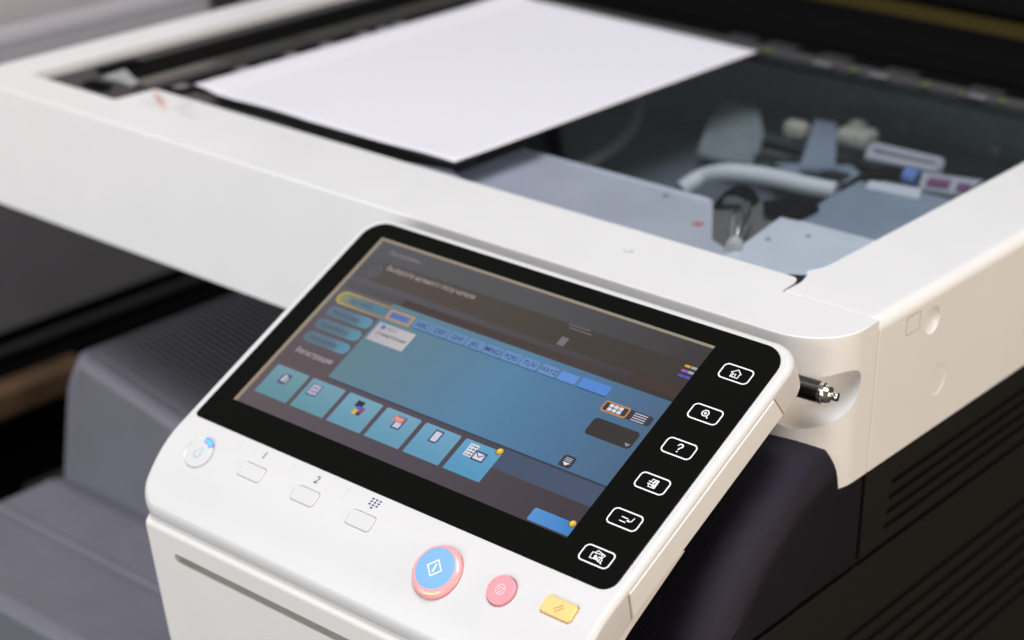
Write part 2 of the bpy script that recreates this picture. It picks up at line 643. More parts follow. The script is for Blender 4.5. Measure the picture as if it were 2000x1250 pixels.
obj('lid', lid, 'black', copier, label='dark raised document lid behind the glass')
pad = box(-540, SX - 26, -3, 1, 52, 440, 1.2, 2)  # unseen pad, added so the platen glass reflects a faint haze
xform(pad, lambda v: (lm @ v.to_4d()).to_3d())
obj('lid_reflector', pad, mat('lid_reflector_grey', (.065, .08, .08), .7), bpy.data.objects['lid'])

# ---- rear and left scale strips with their marks
obj('scale_strip', box(-437, 0, 316.5, 327.5, -6, .6, .4, 2), 'scale_strip', copier)
sback = bpy.data.objects['scale_strip']
for px, py in ((1500, 98), (1667, 136), (1808, 166), (1883, 183), (1957, 197)):
    q = at_z(px, py, .6)
    obj('scale_mark', box(q.x - 2.8, q.x + 2.8, q.y - 2.6, q.y + 2.6, .65, .85), 'green_mark', sback)
for px, py, w in ((1607, 125, 13), (1716, 148, 13), (1905, 188, 15)):
    q = at_z(px, py, .6)
    obj('scale_mark', box(q.x - w / 2, q.x + w / 2, q.y - 3.4, q.y + 3.4, .65, .85), 'dim_mark', sback)
for px, py in ((1450, 74), (1527, 90), (1632, 113), (1760, 142), (1925, 178)):
    q = at_z(px, py, -.5)
    obj('rear_mark', box(q.x - 11, q.x + 11, q.y - 7, q.y + 7, -.4, -.2), 'rear_print', sback)
obj('scale_strip', box(-456, -441.5, -.2, 336, -6, .4, .4, 2), 'black', copier)
sleft = bpy.data.objects['scale_strip.001']
for px, py in ((335, 163), (460, 130), (555, 103), (625, 83), (697, 63), (735, 52), (770, 44)):
    q = at_z(px, py, .5)
    obj('scale_mark', box(-452, -443.5, q.y - 5, q.y + 5, .45, .65), 'dim_mark', sleft)
for px, py in ((415, 150), (512, 122)):
    q = at_z(px, py, .5)
    obj('scale_mark', box(-447, -442, q.y - 3, q.y + 3, .5, .7), 'green_mark', sleft)

# ---- feeder slit bay on the left
obj('feeder_bay', box(-537, -456, -31, 430, -14, -5), 'charcoal', copier)
bay = bpy.data.objects['feeder_bay']
obj('feeder_rail', box(-466, -457, -2, 336, -5, .5, .8, 2), 'charcoal', bay)
obj('slit_frame', box(-520, -488, 14, 340, -5, -3.6, .6, 2), 'black', bay)
obj('slit_glass', box(-488, -468, 8, 336, -5, -3.2, .5, 2), mat('slit_glass', (.06, .06, .05), .22, spec=.8, vary=.2, vscale=60), bay)
q0 = [at_z(*p_, -3) for p_ in ((200, 150), (228, 141), (245, 136), (258, 150), (272, 161), (258, 168), (232, 158))]
bk = prism([(p_.x, p_.y) for p_ in q0], -4.5, -2.6)
obj('feeder_clip', bk, mat('clip_metal', (.40, .42, .43), .35, metal=.3), bay)
q = at_z(190, 170, -4.9)
obj('feeder_peg', box(q.x - 9, q.x + 9, q.y - 5, q.y + 5, -5, -2.5, 1, 2), 'black', bay)
q = at_z(205, 140, -4.9)
obj('feeder_peg', box(q.x - 4, q.x + 8, q.y - 4, q.y + 26, -5, -2, 1, 2), 'black', bay)

# ---- platen glass
obj('platen_glass', new_bm([(-441, .3, -1.2), (-.2, .3, -1.2), (-.2, 316.5, -1.2), (-441, 316.5, -1.2)], [[0, 1, 2, 3]]), 'scanner_glass', copier, label='clear platen glass over the scanner interior')
obj('glass_edge', box(-441, -12, .1, 1.5, -1.8, -.9, .2, 1), mat('glass_edge_green', (.34, .42, .42), .25, spec=.7), copier)

# ---- scanner interior seen through the glass
ZF = -66
tub = merge(box(-442, -1, 1, 412, ZF - 2, ZF), box(-442, -1, 410, 413, ZF, -8), box(-444, -442, 1, 412, ZF, -8), box(-1, 1, 20, 412, ZF, -8), box(-442, -1, .2, 1.2, ZF, -6))
interior = obj('scanner_tub', tub, 'steel_dark', copier)
ZP = -20


def plate_px(name, pix, z, th, material, parent, bev=0.0):
    pts = [at_z(a, b, z) for a, b in pix]
    bm = prism([(p_.x, p_.y) for p_ in pts], z - th, z)
    if bev:
        bevel_where(bm, lambda a, b: a.z > z - .01 and b.z > z - .01, bev, 2)
    return obj(name, bm, material, parent)


a = at_z(1017, 291, ZP)
b = at_z(1392, 392, ZP)
c = at_z(1397, 470, ZP)
d = at_z(1432, 494, ZP)
e = at_z(1604, 399, ZP)
g = at_z(1795, 300, ZP)
obj('front_plate', prism([(a.x, a.y), (a.x + 2, 1.5), (d.x, 1.5), (d.x, d.y), (c.x - 2, c.y), (b.x, b.y)], ZP - 30, ZP), 'steel_light', interior)
ym = at_z(1555, 432, ZP).y
obj('corner_glare_plate', prism([(d.x, d.y), (d.x + .3, 1.5), (-1.5, 1.5), (-1.5, ym + 2), (e.x - 5, ym)], ZP - 30, ZP + .8), mat('zinc_corner_glare', (.88, .89, .97), .35, metal=.2, vary=.04, vscale=25), interior)  # front part of the right plate, glass reflection put into its brighter colour
m1, m2 = at_z(1692, 350, ZP), at_z(1868, 392, ZP)
obj('right_plate', prism([(e.x - 6, ym + 1), (-1.5, ym + 3), (-1.5, m2.y), (m1.x, m1.y), (e.x, e.y)], ZP - 32, ZP), 'steel', interior)
# pocket with flat cables
plate_px('pocket_block', [(1390, 398), (1602, 402), (1440, 498), (1390, 478)], -23, 25, 'pocket', interior)
obj('flat_cable', ribbon(smooth_path([at_z(1402, 404, -24), at_z(1410, 384, -17), at_z(1436, 372, -13), at_z(1462, 380, -15), at_z(1476, 400, -24)]), (.3, -.95, 0), 15, 1.2), 'black', interior)
plate_px('flat_cable', [(1490, 392), (1520, 390), (1545, 386), (1590, 396), (1600, 405), (1560, 424), (1494, 410)], -17, 2, 'black', interior)
obj('shaft', tube([at_z(1436, 478, -21), at_z(1440, 455, -17), at_z(1444, 432, -13), at_z(1452, 412, -11), at_z(1460, 396, -10)], [3.2, 3.8, 4.8, 4.0, 1.6], 16), 'chrome', interior)
obj('foot_pad', tube([at_z(1430, 490, -19), at_z(1436, 476, -18)], 4.4, 12), mat('pad_grey', (.55, .56, .56), .4), interior)
q = at_z(1363, 438, ZP)
obj('inspection_mark', box(q.x - 2.6, q.x + 2.6, q.y - 3, q.y + 3, ZP + .1, ZP + .4), 'red', interior)
plate_px('shim_plate', [(384, 184), (420, 178), (520, 214), (600, 240), (560, 248), (470, 222)], -9, 1, 'pocket', interior)
plate_px('shim_plate', [(790, 318), (880, 330), (900, 350), (840, 342)], -9, 1, 'lilac', interior)
# white and grey harness tubes
obj('cable_tube', tube(smooth_path([at_z(1330, 372, -44), at_z(1372, 346, -38), at_z(1425, 337, -32), at_z(1500, 345, -30), at_z(1570, 361, -30), at_z(1634, 374, -30)]), 5.3, 14), 'cable_white', interior)
obj('cable_tube', tube(smooth_path([at_z(1243, 196, -52), at_z(1240, 235, -52), at_z(1212, 275, -50), at_z(1165, 308, -46), at_z(1120, 330, -46)]), 4.2, 12), 'cable_grey', interior)
obj('cable_tube', tube(smooth_path([at_z(915, 318, -40), at_z(905, 340, -40), at_z(900, 360, -40)]), 5, 12), 'cable_grey', interior)
# brackets
plate_px('bracket', [(1412, 192), (1480, 205), (1492, 262), (1474, 318), (1420, 312), (1362, 296), (1384, 236)], -48, 3, 'bracket', interior)
plate_px('bracket', [(1592, 232), (1634, 240), (1632, 330), (1562, 325)], -41, 3, 'steel', interior)
plate_px('bracket', [(1500, 318), (1660, 322), (1690, 345), (1640, 372), (1520, 352)], -50, 3, 'steel', interior)
for px, py, s in ((1500, 308, 8), (1630, 341, 8), (1567, 276, 6), (1638, 286, 7), (1675, 220, 12), (1705, 232, 9)):
    q = at_z(px, py, -43)
    obj('hole_plug', box(q.x - s, q.x + s, q.y - s * .8, q.y + s * .8, -45, -42, 1.5, 2), 'gap', interior)
for px, py, sx, sy in ((1556, 248, 8, 6), (1662, 262, 8, 8), (1690, 266, 6, 9), (1676, 246, 6, 5)):
    q = at_z(px, py, -40)
    obj('connector', box(q.x - sx, q.x + sx, q.y - sy, q.y + sy, -48, -36, 4, 3), 'cream', interior)
# label frame, rating labels and lead
fr = [at_z(*p_, -38) for p_ in ((1706, 286), (1838, 316), (1832, 333), (1696, 305))]
o_ = Vector((fr[0].x, fr[0].y))
obj('label_frame', merge(*[tube([fr[i], fr[(i + 1) % 4]], 2.6, 8) for i in range(4)]), 'lilac', interior)
plate_px('label', [(1716, 291), (1830, 318), (1824, 327), (1708, 301)], -39, 1, 'pocket', interior)
plate_px('label', [(1770, 332), (1920, 352), (1880, 380), (1800, 368)], -30, 1, 'lilac', interior)
plate_px('label', [(1814, 346), (1858, 352), (1852, 366), (1808, 360)], -28.5, .6, 'purple', interior)
plate_px('label', [(1872, 356), (1898, 360), (1890, 374), (1866, 370)], -28.5, .6, 'purple', interior)
plate_px('label', [(1700, 352), (1800, 368), (1795, 388), (1690, 366)], ZP + .6, .4, mat('pale_label', (.62, .63, .68), .6), interior)
obj('lead', tube(smooth_path([at_z(1650, 376, -26), at_z(1690, 350, -20), at_z(1725, 338, -18), at_z(1770, 343, -20)]), 4.2, 10), 'black', interior)
obj('plug', tube([at_z(1768, 342, -19), at_z(1792, 351, -20)], 5.2, 10), 'blue', interior)
for px, py in ((1300, 385), (1500, 472), (1578, 466)):
    q = at_z(px, py, ZP)
    sw = bmesh.new()
    bmesh.ops.create_cone(sw, cap_ends=True, segments=14, radius1=1.7, radius2=1.3, depth=1.2)
    xform(sw, lambda v: Vector((q.x + v.x, q.y + v.y, ZP + 1.2 + v.z)))
    obj('screw', sw, 'steel', interior)
obj('plate_fold', tube([(a.x + 2, a.y - .5, ZP - .4), (b.x - 1, b.y - .5, ZP - .4)], 1.5, 8), 'steel_light', interior)
obj('plate_fold', tube([(e.x, e.y, ZP - .4), (m1.x, m1.y, ZP - .4)], 1.3, 8), 'steel', interior)
obj('drive_belt', ribbon([(-430, 300, -56), (-300, 300, -56), (-90, 300, -56)], (0, 0, 1), 6, 1.2), 'black', interior)
# green board along the rear of the tub
obj('circuit_board', box(-300, -4, 398, 402, ZF + 2, -9), 'pcb', interior)
for px, py in ((1763, 244), (1946, 294)):
    q = at_y(px, py, 397)
    rg = bmesh.new()
    bmesh.ops.create_cone(rg, cap_ends=True, segments=20, radius1=3.2, radius2=2.6, depth=3)
    xform(rg, lambda v: Vector((q.x + v.x, 397 + v.z, q.z + v.y)))
    obj('board_stud', rg, 'bracket', interior)

# ---- in-body output bay and tray
obj('bay_rear_wall', box(-545, -190, 372, 380, -330, ZB - .5), 'black', copier)
tb_prof = [(-487, -166.5), (-190, -221.5), (-190, -275), (-512, -275), (-508.5, -259), (-494, -178)]
ys0, ys1 = -53, 360
tbm = extrude_y([(x, z) for x, z in tb_prof], ys0, ys1)
bevel_where(tbm, lambda a, b: (abs(a.y - ys0) < .1 and abs(b.y - ys0) < .1 and a.z > -223 and b.z > -223), 8, 4)
tray = obj('output_tray', tbm, 'tray', copier)
vs, fs = [], []
y = ys0 + 12
i = 0
while y < 340:
    for (yy, dz) in ((y, .1), (y + .9, .95), (y + 1.9, .95), (y + 2.8, .1)):
        for x in (-480, -192):
            zt = -166.5 + (x + 487) * (-55 / 297.0)
            vs.append((x, yy, zt + dz))
    for k in range(3):
        a0 = 8 * i + 2 * k
        fs.append([a0, a0 + 1, a0 + 3, a0 + 2])
    i += 1
    y += 5.2
obj('tray_ribs', new_bm(vs, fs), 'tray', tray, kind='stuff')
prof = [(-53, -262), (-60, -260), (-64, -259.6)]
for k in range(9):
    y0_ = -66 - k * 4
    prof += [(y0_, -259.6), (y0_ - 1.2, -260.5), (y0_ - 2.8, -260.5), (y0_ - 4, -259.6)]
prof += [(-104, -259.6), (-106, -261.8), (-110, -262), (-112, -260.5), (-166, -260.5)] + [(-166 - 9 * math.sin(R(t)), -269.5 + 9 * math.cos(R(t))) for t in (20, 40, 60, 80)] + [(-175, -300), (-53, -300)]
lg = extrude_x(prof, -512, -188)
obj('tray_ledge', lg, 'tray', tray)
obj('front_door', merge(box(-550, SX - 4, -172, -60, -940, -300, 4, 2)), mat('dark_door_plastic', (.045, .043, .055), .5, bump=.3), copier)
obj('base_body', box(-548, SX - 2, -58, 420, -950, -278), 'dark_body', copier)
obj('left_post', box(-548, -520, 300, 420, -278, ZB - .5), 'black', copier)

# ---- dark right hand body with grooved panels
obj('body_core', box(-188, SX - 3.2, -48, 425, -278, ZB - .8), 'gap', copier)


def slot_y(y0, y1, zc, h, ang_=0):
    pr = rrect((y0 + y1) / 2, zc, y1 - y0, h, h / 2 * .98, 5)
    bm = extrude_x(pr, SX - 2.4, SX + 3)
    return bm


up = box(SX - 3, SX, -17.8, 425, -123.2, ZB - 1.6)
bevel_where(up, lambda a, b: a.x > SX - .01 and b.x > SX - .01, .8, 2)
up = cut(up, [slot_y(6.5 - k * 1.2, 400, -91.6 - k * 7.6, 4.2) for k in range(4)])
obj('vent_panel', up, 'dark_body', copier)
fp = box(SX - 3, SX, -52, -21.2, -123.2, ZB - 1.6)
fp = merge(fp)
lp_ = box(SX - 3, SX, -210, 425, -600, -126.8)
bevel_where(lp_, lambda a, b: a.x > SX - .01 and b.x > SX - .01, .8, 2)
lp_ = cut(lp_, [slot_y(-70, 400, -164.0 - k * 10.6, 5.0) for k in range(7)])
obj('lower_panel', lp_, 'dark_body', copier)
obj('corner_panel', extrude_x([(-21.2, -77.5), (-54, -77.5), (-70, -84), (-100, -99), (-124, -115), (-133, -123.2), (-21.2, -123.2)], SX - 3, SX - .3), 'dark_arm', copier)

# ---- arm under the control panel: sloping top, wide rounded right edge
# loft: the top slope is highest in the middle of the arm and rolls over to the right side
path = [(-50, -47.5), (-60, -50), (-78, -56), (-96, -66), (-112, -78), (-126, -92), (-138, -107), (-147, -122.5)]
nrm = []
for i in range(len(path)):
    a_ = Vector(path[max(i - 1, 0)])
    b_ = Vector(path[min(i + 1, len(path) - 1)])
    d_ = (b_ - a_).normalized()
    nrm.append(Vector((d_.y, -d_.x)))       # outward (up / front)
vs, fs = [], []
RE = 24.0
offs = [(-170, 0)] + [(SX - RE + RE * math.sin(R(t)), -(RE - RE * math.cos(R(t))) * .9) for t in range(0, 91, 10)] + [(SX - .2, -60)]
for (py_, pz_), n_ in zip(path, nrm):
    if n_.x > 0:
        n_ = -n_
    for x, off in offs:
        vs.append((min(x, SX - .1), py_ + n_.x * off, max(pz_ + n_.y * off, -123.4)))
W = len(offs)
for i in range(len(path) - 1):
    for k in range(W - 1):
        fs.append([i * W + k, i * W + k + 1, (i + 1) * W + k + 1, (i + 1) * W + k])
fs.append(list(range(W)))
arm = new_bm(vs, fs)
bmesh.ops.recalc_face_normals(arm, faces=arm.faces[:])
obj('panel_arm', arm, 'dark_arm', copier, angle=60, wn=False)

obj('arm_core', box(-185, SX - 3.5, -150, -48, -300, -123), 'gap', copier)

# ---- plate below the panel
PT = Vector((-236.9, -99.0))
sl = (226.2 - 236.5) / (170.1 - 101.0)


def py_at(z):
    return -236.5 - (z + 101.0) * (-sl) * -1


def plate_y(z):
    return -236.5 + (-101.0 - z) * .149


prof = [(plate_y(-420), -420)]
prof += [(plate_y(-104), -104)] + [(plate_y(-104) + 6 - 6 * math.cos(R(t)), -104 + 6 * math.sin(R(t))) for t in (20, 40, 60, 80, 100, 120, 145, 170)]
prof += [(-205, -106), (-150, -420)]
pl = extrude_x(prof, -200, 48)
bevel_where(pl, lambda a, b: (a.x < -199.9 and b.x < -199.9), 2.2, 3)
slot = bmesh.new()
sp = rrect(-58.5, -112.0, 246, 4.6, 2.2, 6)
slot = new_bm([(x, -260, z) for x, z in sp] + [(x, -221, z - 5.0) for x, z in sp],
              [list(range(len(sp)))[::-1], list(range(len(sp), 2 * len(sp)))] + [[i, (i + 1) % len(sp), len(sp) + (i + 1) % len(sp), len(sp) + i] for i in range(len(sp))])
pl = cut(pl, [slot])
obj('panel_stand_cover', pl, 'white_stand', copier, angle=32)

# =================================================================== CONTROL PANEL
U0, U1, V0, V1 = -17.2, 235.7, -175.0, 13.2


def h_top(v):
    return 0.0 if v > -136 else -.0105 * (-136 - v) ** 2.0


def h_bot(v):
    t = min(1, max(0, (-128 - v) / 40))
    t = t * t * (3 - 2 * t)
    return -17.8 - 3.6 * t


def outline(ins):
    """plan outline, left and right halves sampled at matching v (from top to bottom)"""
    rt, rb = 14.0 - ins * .8, 11.0 - ins * .6
    u0, u1, v0, v1 = U0 + ins, U1 - ins, V0 + ins, V1 - ins
    right = []
    for i in range(9):
        a = R(90 - 90 * i / 8)
        right.append((u1 - rt + rt * math.cos(a), v1 - rt + rt * math.sin(a)))
    n = 34
    for i in range(1, n):
        t = i / n
        v = v1 - rt + (v0 + rb - v1 + rt) * t
        right.append((u1, v))
    for i in range(9):
        a = R(-90 * i / 8)
        right.append((u1 - rb + rb * math.cos(a), v0 + rb + rb * math.sin(a)))
    left = [(u0 + u1 - u, v) for u, v in right]
    return left, right


vs, fs = [], []
re_ = 2.9
rings = []
levels = []
for t in (90, 75, 60, 45, 30, 15, 0):
    levels.append((re_ - re_ * math.sin(R(90 - t)) if False else re_ * (1 - math.cos(R(90 - t))), re_ * (1 - math.sin(R(90 - t)))))
levels = [(re_ * (1 - math.cos(R(a))), re_ * (1 - math.sin(R(a)))) for a in (0, 18, 36, 54, 72, 90)][::-1]
# levels: (inset, drop) starting at the flat top
for ins, drop in levels:
    L_, R_ = outline(ins)
    loop = R_ + L_[::-1]
    rings.append(len(vs))
    for u, v in loop:
        tt = min(1, max(0, (-140 - v) / 30))
        vs.append(P(u, v, h_top(v) - drop * (1 + .5 * tt * tt * (3 - 2 * tt))))
for ins, dz in ((0, 2.0), (.6, .6), (2.0, 0)):
    L_, R_ = outline(ins)
    loop = R_ + L_[::-1]
    rings.append(len(vs))
    for u, v in loop:
        vs.append(P(u, v, h_bot(v) + dz))
NL = len(loop)
H = NL // 2
for a_, b_ in zip(rings[:-1], rings[1:]):
    for k in range(NL):
        fs.append([a_ + k, a_ + (k + 1) % NL, b_ + (k + 1) % NL, b_ + k])
for base in (rings[0], rings[-1]):
    for k in range(H - 1):
        fs.append([base + k, base + k + 1, base + NL - 2 - k, base + NL - 1 - k])
hs = new_bm(vs, fs)
bmesh.ops.remove_doubles(hs, verts=hs.verts[:], dist=.001)
bmesh.ops.recalc_face_normals(hs, faces=hs.faces[:])


def slope(v):
    return 0.0 if v > -136 else math.atan(2 * .0105 * (-136 - v))   # dh/dv


def LP(u0_, v0_):
    """local frame on the panel surface: returns fn(x, y, z) -> mm"""
    s = slope(v0_)
    ex, ey, ez = Vector((1, 0, 0)), Vector((0, math.cos(s), math.sin(s))), Vector((0, -math.sin(s), math.cos(s)))
    base = Vector((u0_, v0_, h_top(v0_)))

    def fn(x, y, z=0.0):
        w = base + ex * x + ey * y + ez * z
        return P(w.x, w.y, w.z)
    return fn


def key_prism(fn, pts, z0, z1, bev=.7, seg=3, dome=0.0):
    bm = prism(pts, z0, z1)
    bevel_where(bm, lambda a, b: a.z > z1 - .001 and b.z > z1 - .001, bev, seg)
    return xform(bm, lambda v: fn(v.x, v.y, v.z))


def circ(r, n=48, cx_=0, cy_=0):
    return [(cx_ + r * math.cos(2 * math.pi * i / n), cy_ + r * math.sin(2 * math.pi * i / n)) for i in range(n)]


KEYS = [(39.3, -143.5), (73.1, -143.6), (106.7, -143.5)]
POWER = (5.8, -145.4)
START = (155.2, -150.0)
STOP = (187.6, -146.3)
RESET = (215.6, -143.6)
cuts = [xform(box(-2.5, 200, -115.5, 3, -3, 4), lambda v: P(v.x, v.y, v.z))]
for (u, v) in KEYS:
    cuts.append(key_prism(LP(u, v), rrect(0, 0, 14.45, 7.95, 1.85), -1.0, 3, .01, 1))
cuts.append(key_prism(LP(*RESET), rrect(0, 0, 16.2, 8.4, 1.8), -1.6, 3, .01, 1))
cuts.append(key_prism(LP(*START), circ(12.1, 56), -1.6, 3, .01, 1))
cuts.append(key_prism(LP(*STOP), circ(6.95, 48), -1.6, 3, .01, 1))
f_ = LP(*POWER)
dish = bmesh.new()
bmesh.ops.create_uvsphere(dish, u_segments=44, v_segments=20, radius=1)
cuts.append(xform(dish, lambda v: f_(v.x * 9.0, v.y * 9.0, .45 + v.z * 2.6)))
for u in (23.7, 57.5, 91.2):
    f2 = LP(u, -134.6)
    cuts.append(xform(box(-.3, .3, -3.6, 3.6, -.16, 2), lambda v: f2(v.x, v.y, v.z)))
hs = cut(hs, cuts)
panel = obj('control_panel', hs, 'white_panel', copier, angle=33, label='white tilted control panel with rounded front lip')

# groove floors look darker only because they are deep; side cover of the panel with its seams
f0 = lambda u, v, h: P(u, v, h)


def side_poly(pts, x0, x1):
    n = len(pts)
    bm = new_bm([P(x0, v, h) for v, h in pts] + [P(x1, v, h) for v, h in pts],
                [list(range(n)), list(range(n, 2 * n))[::-1]] + [[i, (i + 1) % n, n + (i + 1) % n, n + i] for i in range(n)])
    bmesh.ops.recalc_face_normals(bm, faces=bm.faces[:])
    return bm


scv = side_poly([(-14.5, -3.4), (-124.0, -3.4), (-126.8, -15.6), (-11.7, -15.6)], U1 - 3, U1 + .55)
bmesh.ops.bevel(scv, geom=scv.edges[:], offset=.35, segments=2, profile=.5, affect='EDGES')
obj('side_cap', scv, 'white', panel)
for vv, dv in ((-13.6, 3.0), (-124.4, -3.0)):
    obj('seam_line', side_poly([(vv, -3.4), (vv - .5, -3.4), (vv - .5 + dv, -15.8), (vv + dv, -15.8)], U1 - .5, U1 + .09), 'brown_print', panel)
kd = side_poly([(-92, -15), (-168, -15), (-164, -28), (-130, -22), (-88, -19.4)], U1 - 30, U1 - 1.2)
obj('underside_cover', kd, 'white', panel)

# tactile marks on the right rim
for v in (-53.7, -74.6, -95.2, -115.0):
    pts = [P(233.2 + 2.0 - 0, v - 1.2, -.25 if False else -.25), ]
    path = [P(234.6, v - 1.3, -.95), P(233.4, v - 1.3, -.1), P(232.6, v - .9, .08), P(232.2, v, .08), P(232.6, v + .9, .08), P(233.4, v + 1.3, -.1), P(234.6, v + 1.3, -.95)]
    obj('tactile_mark', tube(smooth_path(path, 3), .16, 6), 'white_panel', panel)
obj('tactile_mark', tube([P(231.4, -9.2, .08), P(234.2, -9.2, -.45), P(234.5, -11.6, -.7)], .16, 6), 'white_panel', panel)

# ---- keys, buttons and prints on the white strip
for (u, v) in KEYS:
    f3 = LP(u, v)
    obj('key', key_prism(f3, rrect(0, 0, 14.1, 7.6, 1.7), -1.2, .55, .75, 4), 'white_key', panel)
f3 = LP(*RESET)
obj('reset_button', key_prism(f3, rrect(0, 0, 15.7, 7.9, 1.7), -1.5, 1.3, .9, 4), 'reset', panel)
kk = lambda x, y: f3(x, y, 1.36)
obj('reset_print', merge(flat_stroke([(-1.7, -1.3), (1.6, 1.6)], .34, False, kk), flat_stroke([(-.5, -2.2), (2.4, .7)], .34, False, kk)), 'brown_print', panel)


def lathe(fn, prof, n=56):
    vs_, fs_ = [], []
    for r, z in prof:
        for k in range(n):
            t = 2 * math.pi * k / n
            vs_.append(fn(r * math.cos(t), r * math.sin(t), z))
    for i in range(len(prof) - 1):
        for k in range(n):
            fs_.append([i * n + k, i * n + (k + 1) % n, (i + 1) * n + (k + 1) % n, (i + 1) * n + k])
    fs_.append([(len(prof) - 1) * n + k for k in range(n)])
    fs_.append([k for k in range(n)][::-1])
    bm = new_bm(vs_, fs_)
    bmesh.ops.recalc_face_normals(bm, faces=bm.faces[:])
    return bm


f4 = LP(*START)
obj('start_ring', lathe(f4, [(11.7, -1.5), (11.7, .1), (11.55, .55), (11.2, 1.0), (10.6, 1.4), (9.9, 1.75), (9.0, 1.95), (7.6, 2.0)]), 'start_ring', panel, label='pink translucent lit ring of the start button')
obj('start_button', lathe(lambda x, y, z: f4(x - .3, y + .7, z), [(9.2, 1.5), (9.2, 2.02), (8.95, 2.15), (7.0, 2.32), (4, 2.42), (1, 2.45)]), 'start_blue', panel, label='light blue round start button')
k4 = lambda x, y: f4(x - .3, y + .7, 2.5)
ca, sa = math.cos(R(0)), math.sin(R(0))
dia = [(0, 3.7), (3.7, 0), (0, -3.7), (-3.7, 0)]
obj('start_print', merge(flat_stroke(dia, .6, True, k4), flat_stroke([(0, -1.9), (0, 1.9)], .85, False, k4)), 'print_white', panel)
obj('start_lamp', flat_stroke([(10.3 * math.cos(R(t)), 10.3 * math.sin(R(t))) for t in range(-88, -38, 5)], .9, False, lambda x, y: f4(x, y, 1.68)), 'start_led', panel)
f5 = LP(*STOP)
obj('stop_button', lathe(f5, [(6.6, -1.5), (6.6, .6), (6.4, 1.0), (5.9, 1.25), (4.5, 1.2), (2, 1.1), (.5, 1.1)]), 'stop_red', panel, label='pink round stop button')
k5 = lambda x, y: f5(x, y, 1.24)
tri = [(1.35 * math.cos(R(t)), 1.35 * math.sin(R(t))) for t in (-90, 30, 150)]
obj('stop_print', merge(flat_stroke(circ(2.15, 32), .36, True, k5), flat_stroke([(1.6 * x / 1.35, 1.6 * y_ / 1.35) for x, y_ in tri], .34, True, k5)), mat('pale_pink_print', (.85, .66, .68), .5), panel)
obj('power_button', lathe(f_, [(7.3, -2.0), (7.3, -.35), (7.1, .0), (6.6, .15), (3, .2), (.5, .2)]), 'white_key', panel)
kp = lambda x, y: f_(x, y, .26)
obj('power_print', flat_stroke([(1.9 * math.cos(R(t)) - .2, 1.9 * math.sin(R(t)) - .6) for t in range(130, 411, 12)], .5, False, kp), 'print_grey', panel)
obj('power_print', fill([(1.6 * math.cos(R(t)) + .5, .95 * math.sin(R(t)) + 2.2) for t in range(0, 360, 20)], kp), 'print_teal', panel)
obj('power_lamp', flat_stroke([(6.9 * math.cos(R(t)), 6.9 * math.sin(R(t))) for t in range(44, 97, 4)], 2.9, False, lambda x, y: f_(x, y, .30)), 'led_rim', panel, label='lit blue lamp arc of the power button')
obj('power_lamp_core', flat_stroke([(6.8 * math.cos(R(t)), 6.8 * math.sin(R(t))) for t in range(50, 91, 4)], 1.6, False, lambda x, y: f_(x, y, .36)), 'led', panel)


# ---- lettering
def text(body, u, v, size, material, parent, name, h, mapfn=None, align='LEFT', squash=1.0, offset=0.0, italic=0.0):
    cu = bpy.data.curves.new('t', 'FONT')
    cu.body = body
    cu.size = size
    cu.align_x = align
    cu.align_y = 'CENTER'
    cu.offset = offset
    cu.shear = italic
    cu.resolution_u = 3
    o = bpy.data.objects.new('t', cu)
    COL.objects.link(o)
    dg = bpy.context.evaluated_depsgraph_get()
    me = bpy.data.meshes.new_from_object(o.evaluated_get(dg))
    bpy.data.objects.remove(o)
    bpy.data.curves.remove(cu)
    bm = bmesh.new()
    bm.from_mesh(me)
    bpy.data.meshes.remove(me)
    fn = mapfn or (lambda x, y: P(u + x * squash, v + y, h))
    for w in bm.verts:
        w.co = fn(w.co.x, w.co.y)
    return obj(name, bm, material, parent, wn=False)


text('1', 39.3, -133.9, 5.6, 'print_navy', panel, 'key_print', .06, align='CENTER')
text('2', 73.1, -134.6, 5.6, 'print_navy', panel, 'key_print', .06, align='CENTER')
bm = []
for i in range(3):
    for k in range(3):
        cx_, cy_ = 107.2 + (k - 1) * 2.1, -132.0 - i * 1.45
        bm.append(fill([(cx_ - .62, cy_ - .4), (cx_ + .62, cy_ - .4), (cx_ + .62, cy_ + .4), (cx_ - .62, cy_ + .4)], lambda x, y: P(x, y, .06)))
cx_, cy_ = 107.2, -132.0 - 3 * 1.45
bm.append(fill([(cx_ - .62, cy_ - .4), (cx_ + .62, cy_ - .4), (cx_ + .62, cy_ + .4), (cx_ - .62, cy_ + .4)], lambda x, y: P(x, y, .06)))
obj('keypad_print', merge(*bm), 'print_navy', panel)

# =================================================================== BLACK GLASS AND TOUCH SCREEN
GB = dict(u0=-12.2, u1=230.8, v0=-129.0, v1=9.2)
W0, W1, WV0, WV1 = 0.0, 198.0, -113.7, 0.0       # screen window
# frame with a window: outer rounded rect ring stitched to the window


def ring_pts():
    out = []
    for (qx, qy, a0, r) in ((1, -1, -90, 6.5), (1, 1, 0, 11.5), (-1, 1, 90, 11.5), (-1, -1, 180, 2.6)):
        x = GB['u1'] - r if qx > 0 else GB['u0'] + r
        y = GB['v1'] - r if qy > 0 else GB['v0'] + r
        for i in range(9):
            a = R(a0 + 90 * i / 8)
            out.append((x + r * math.cos(a), y + r * math.sin(a)))
    return out


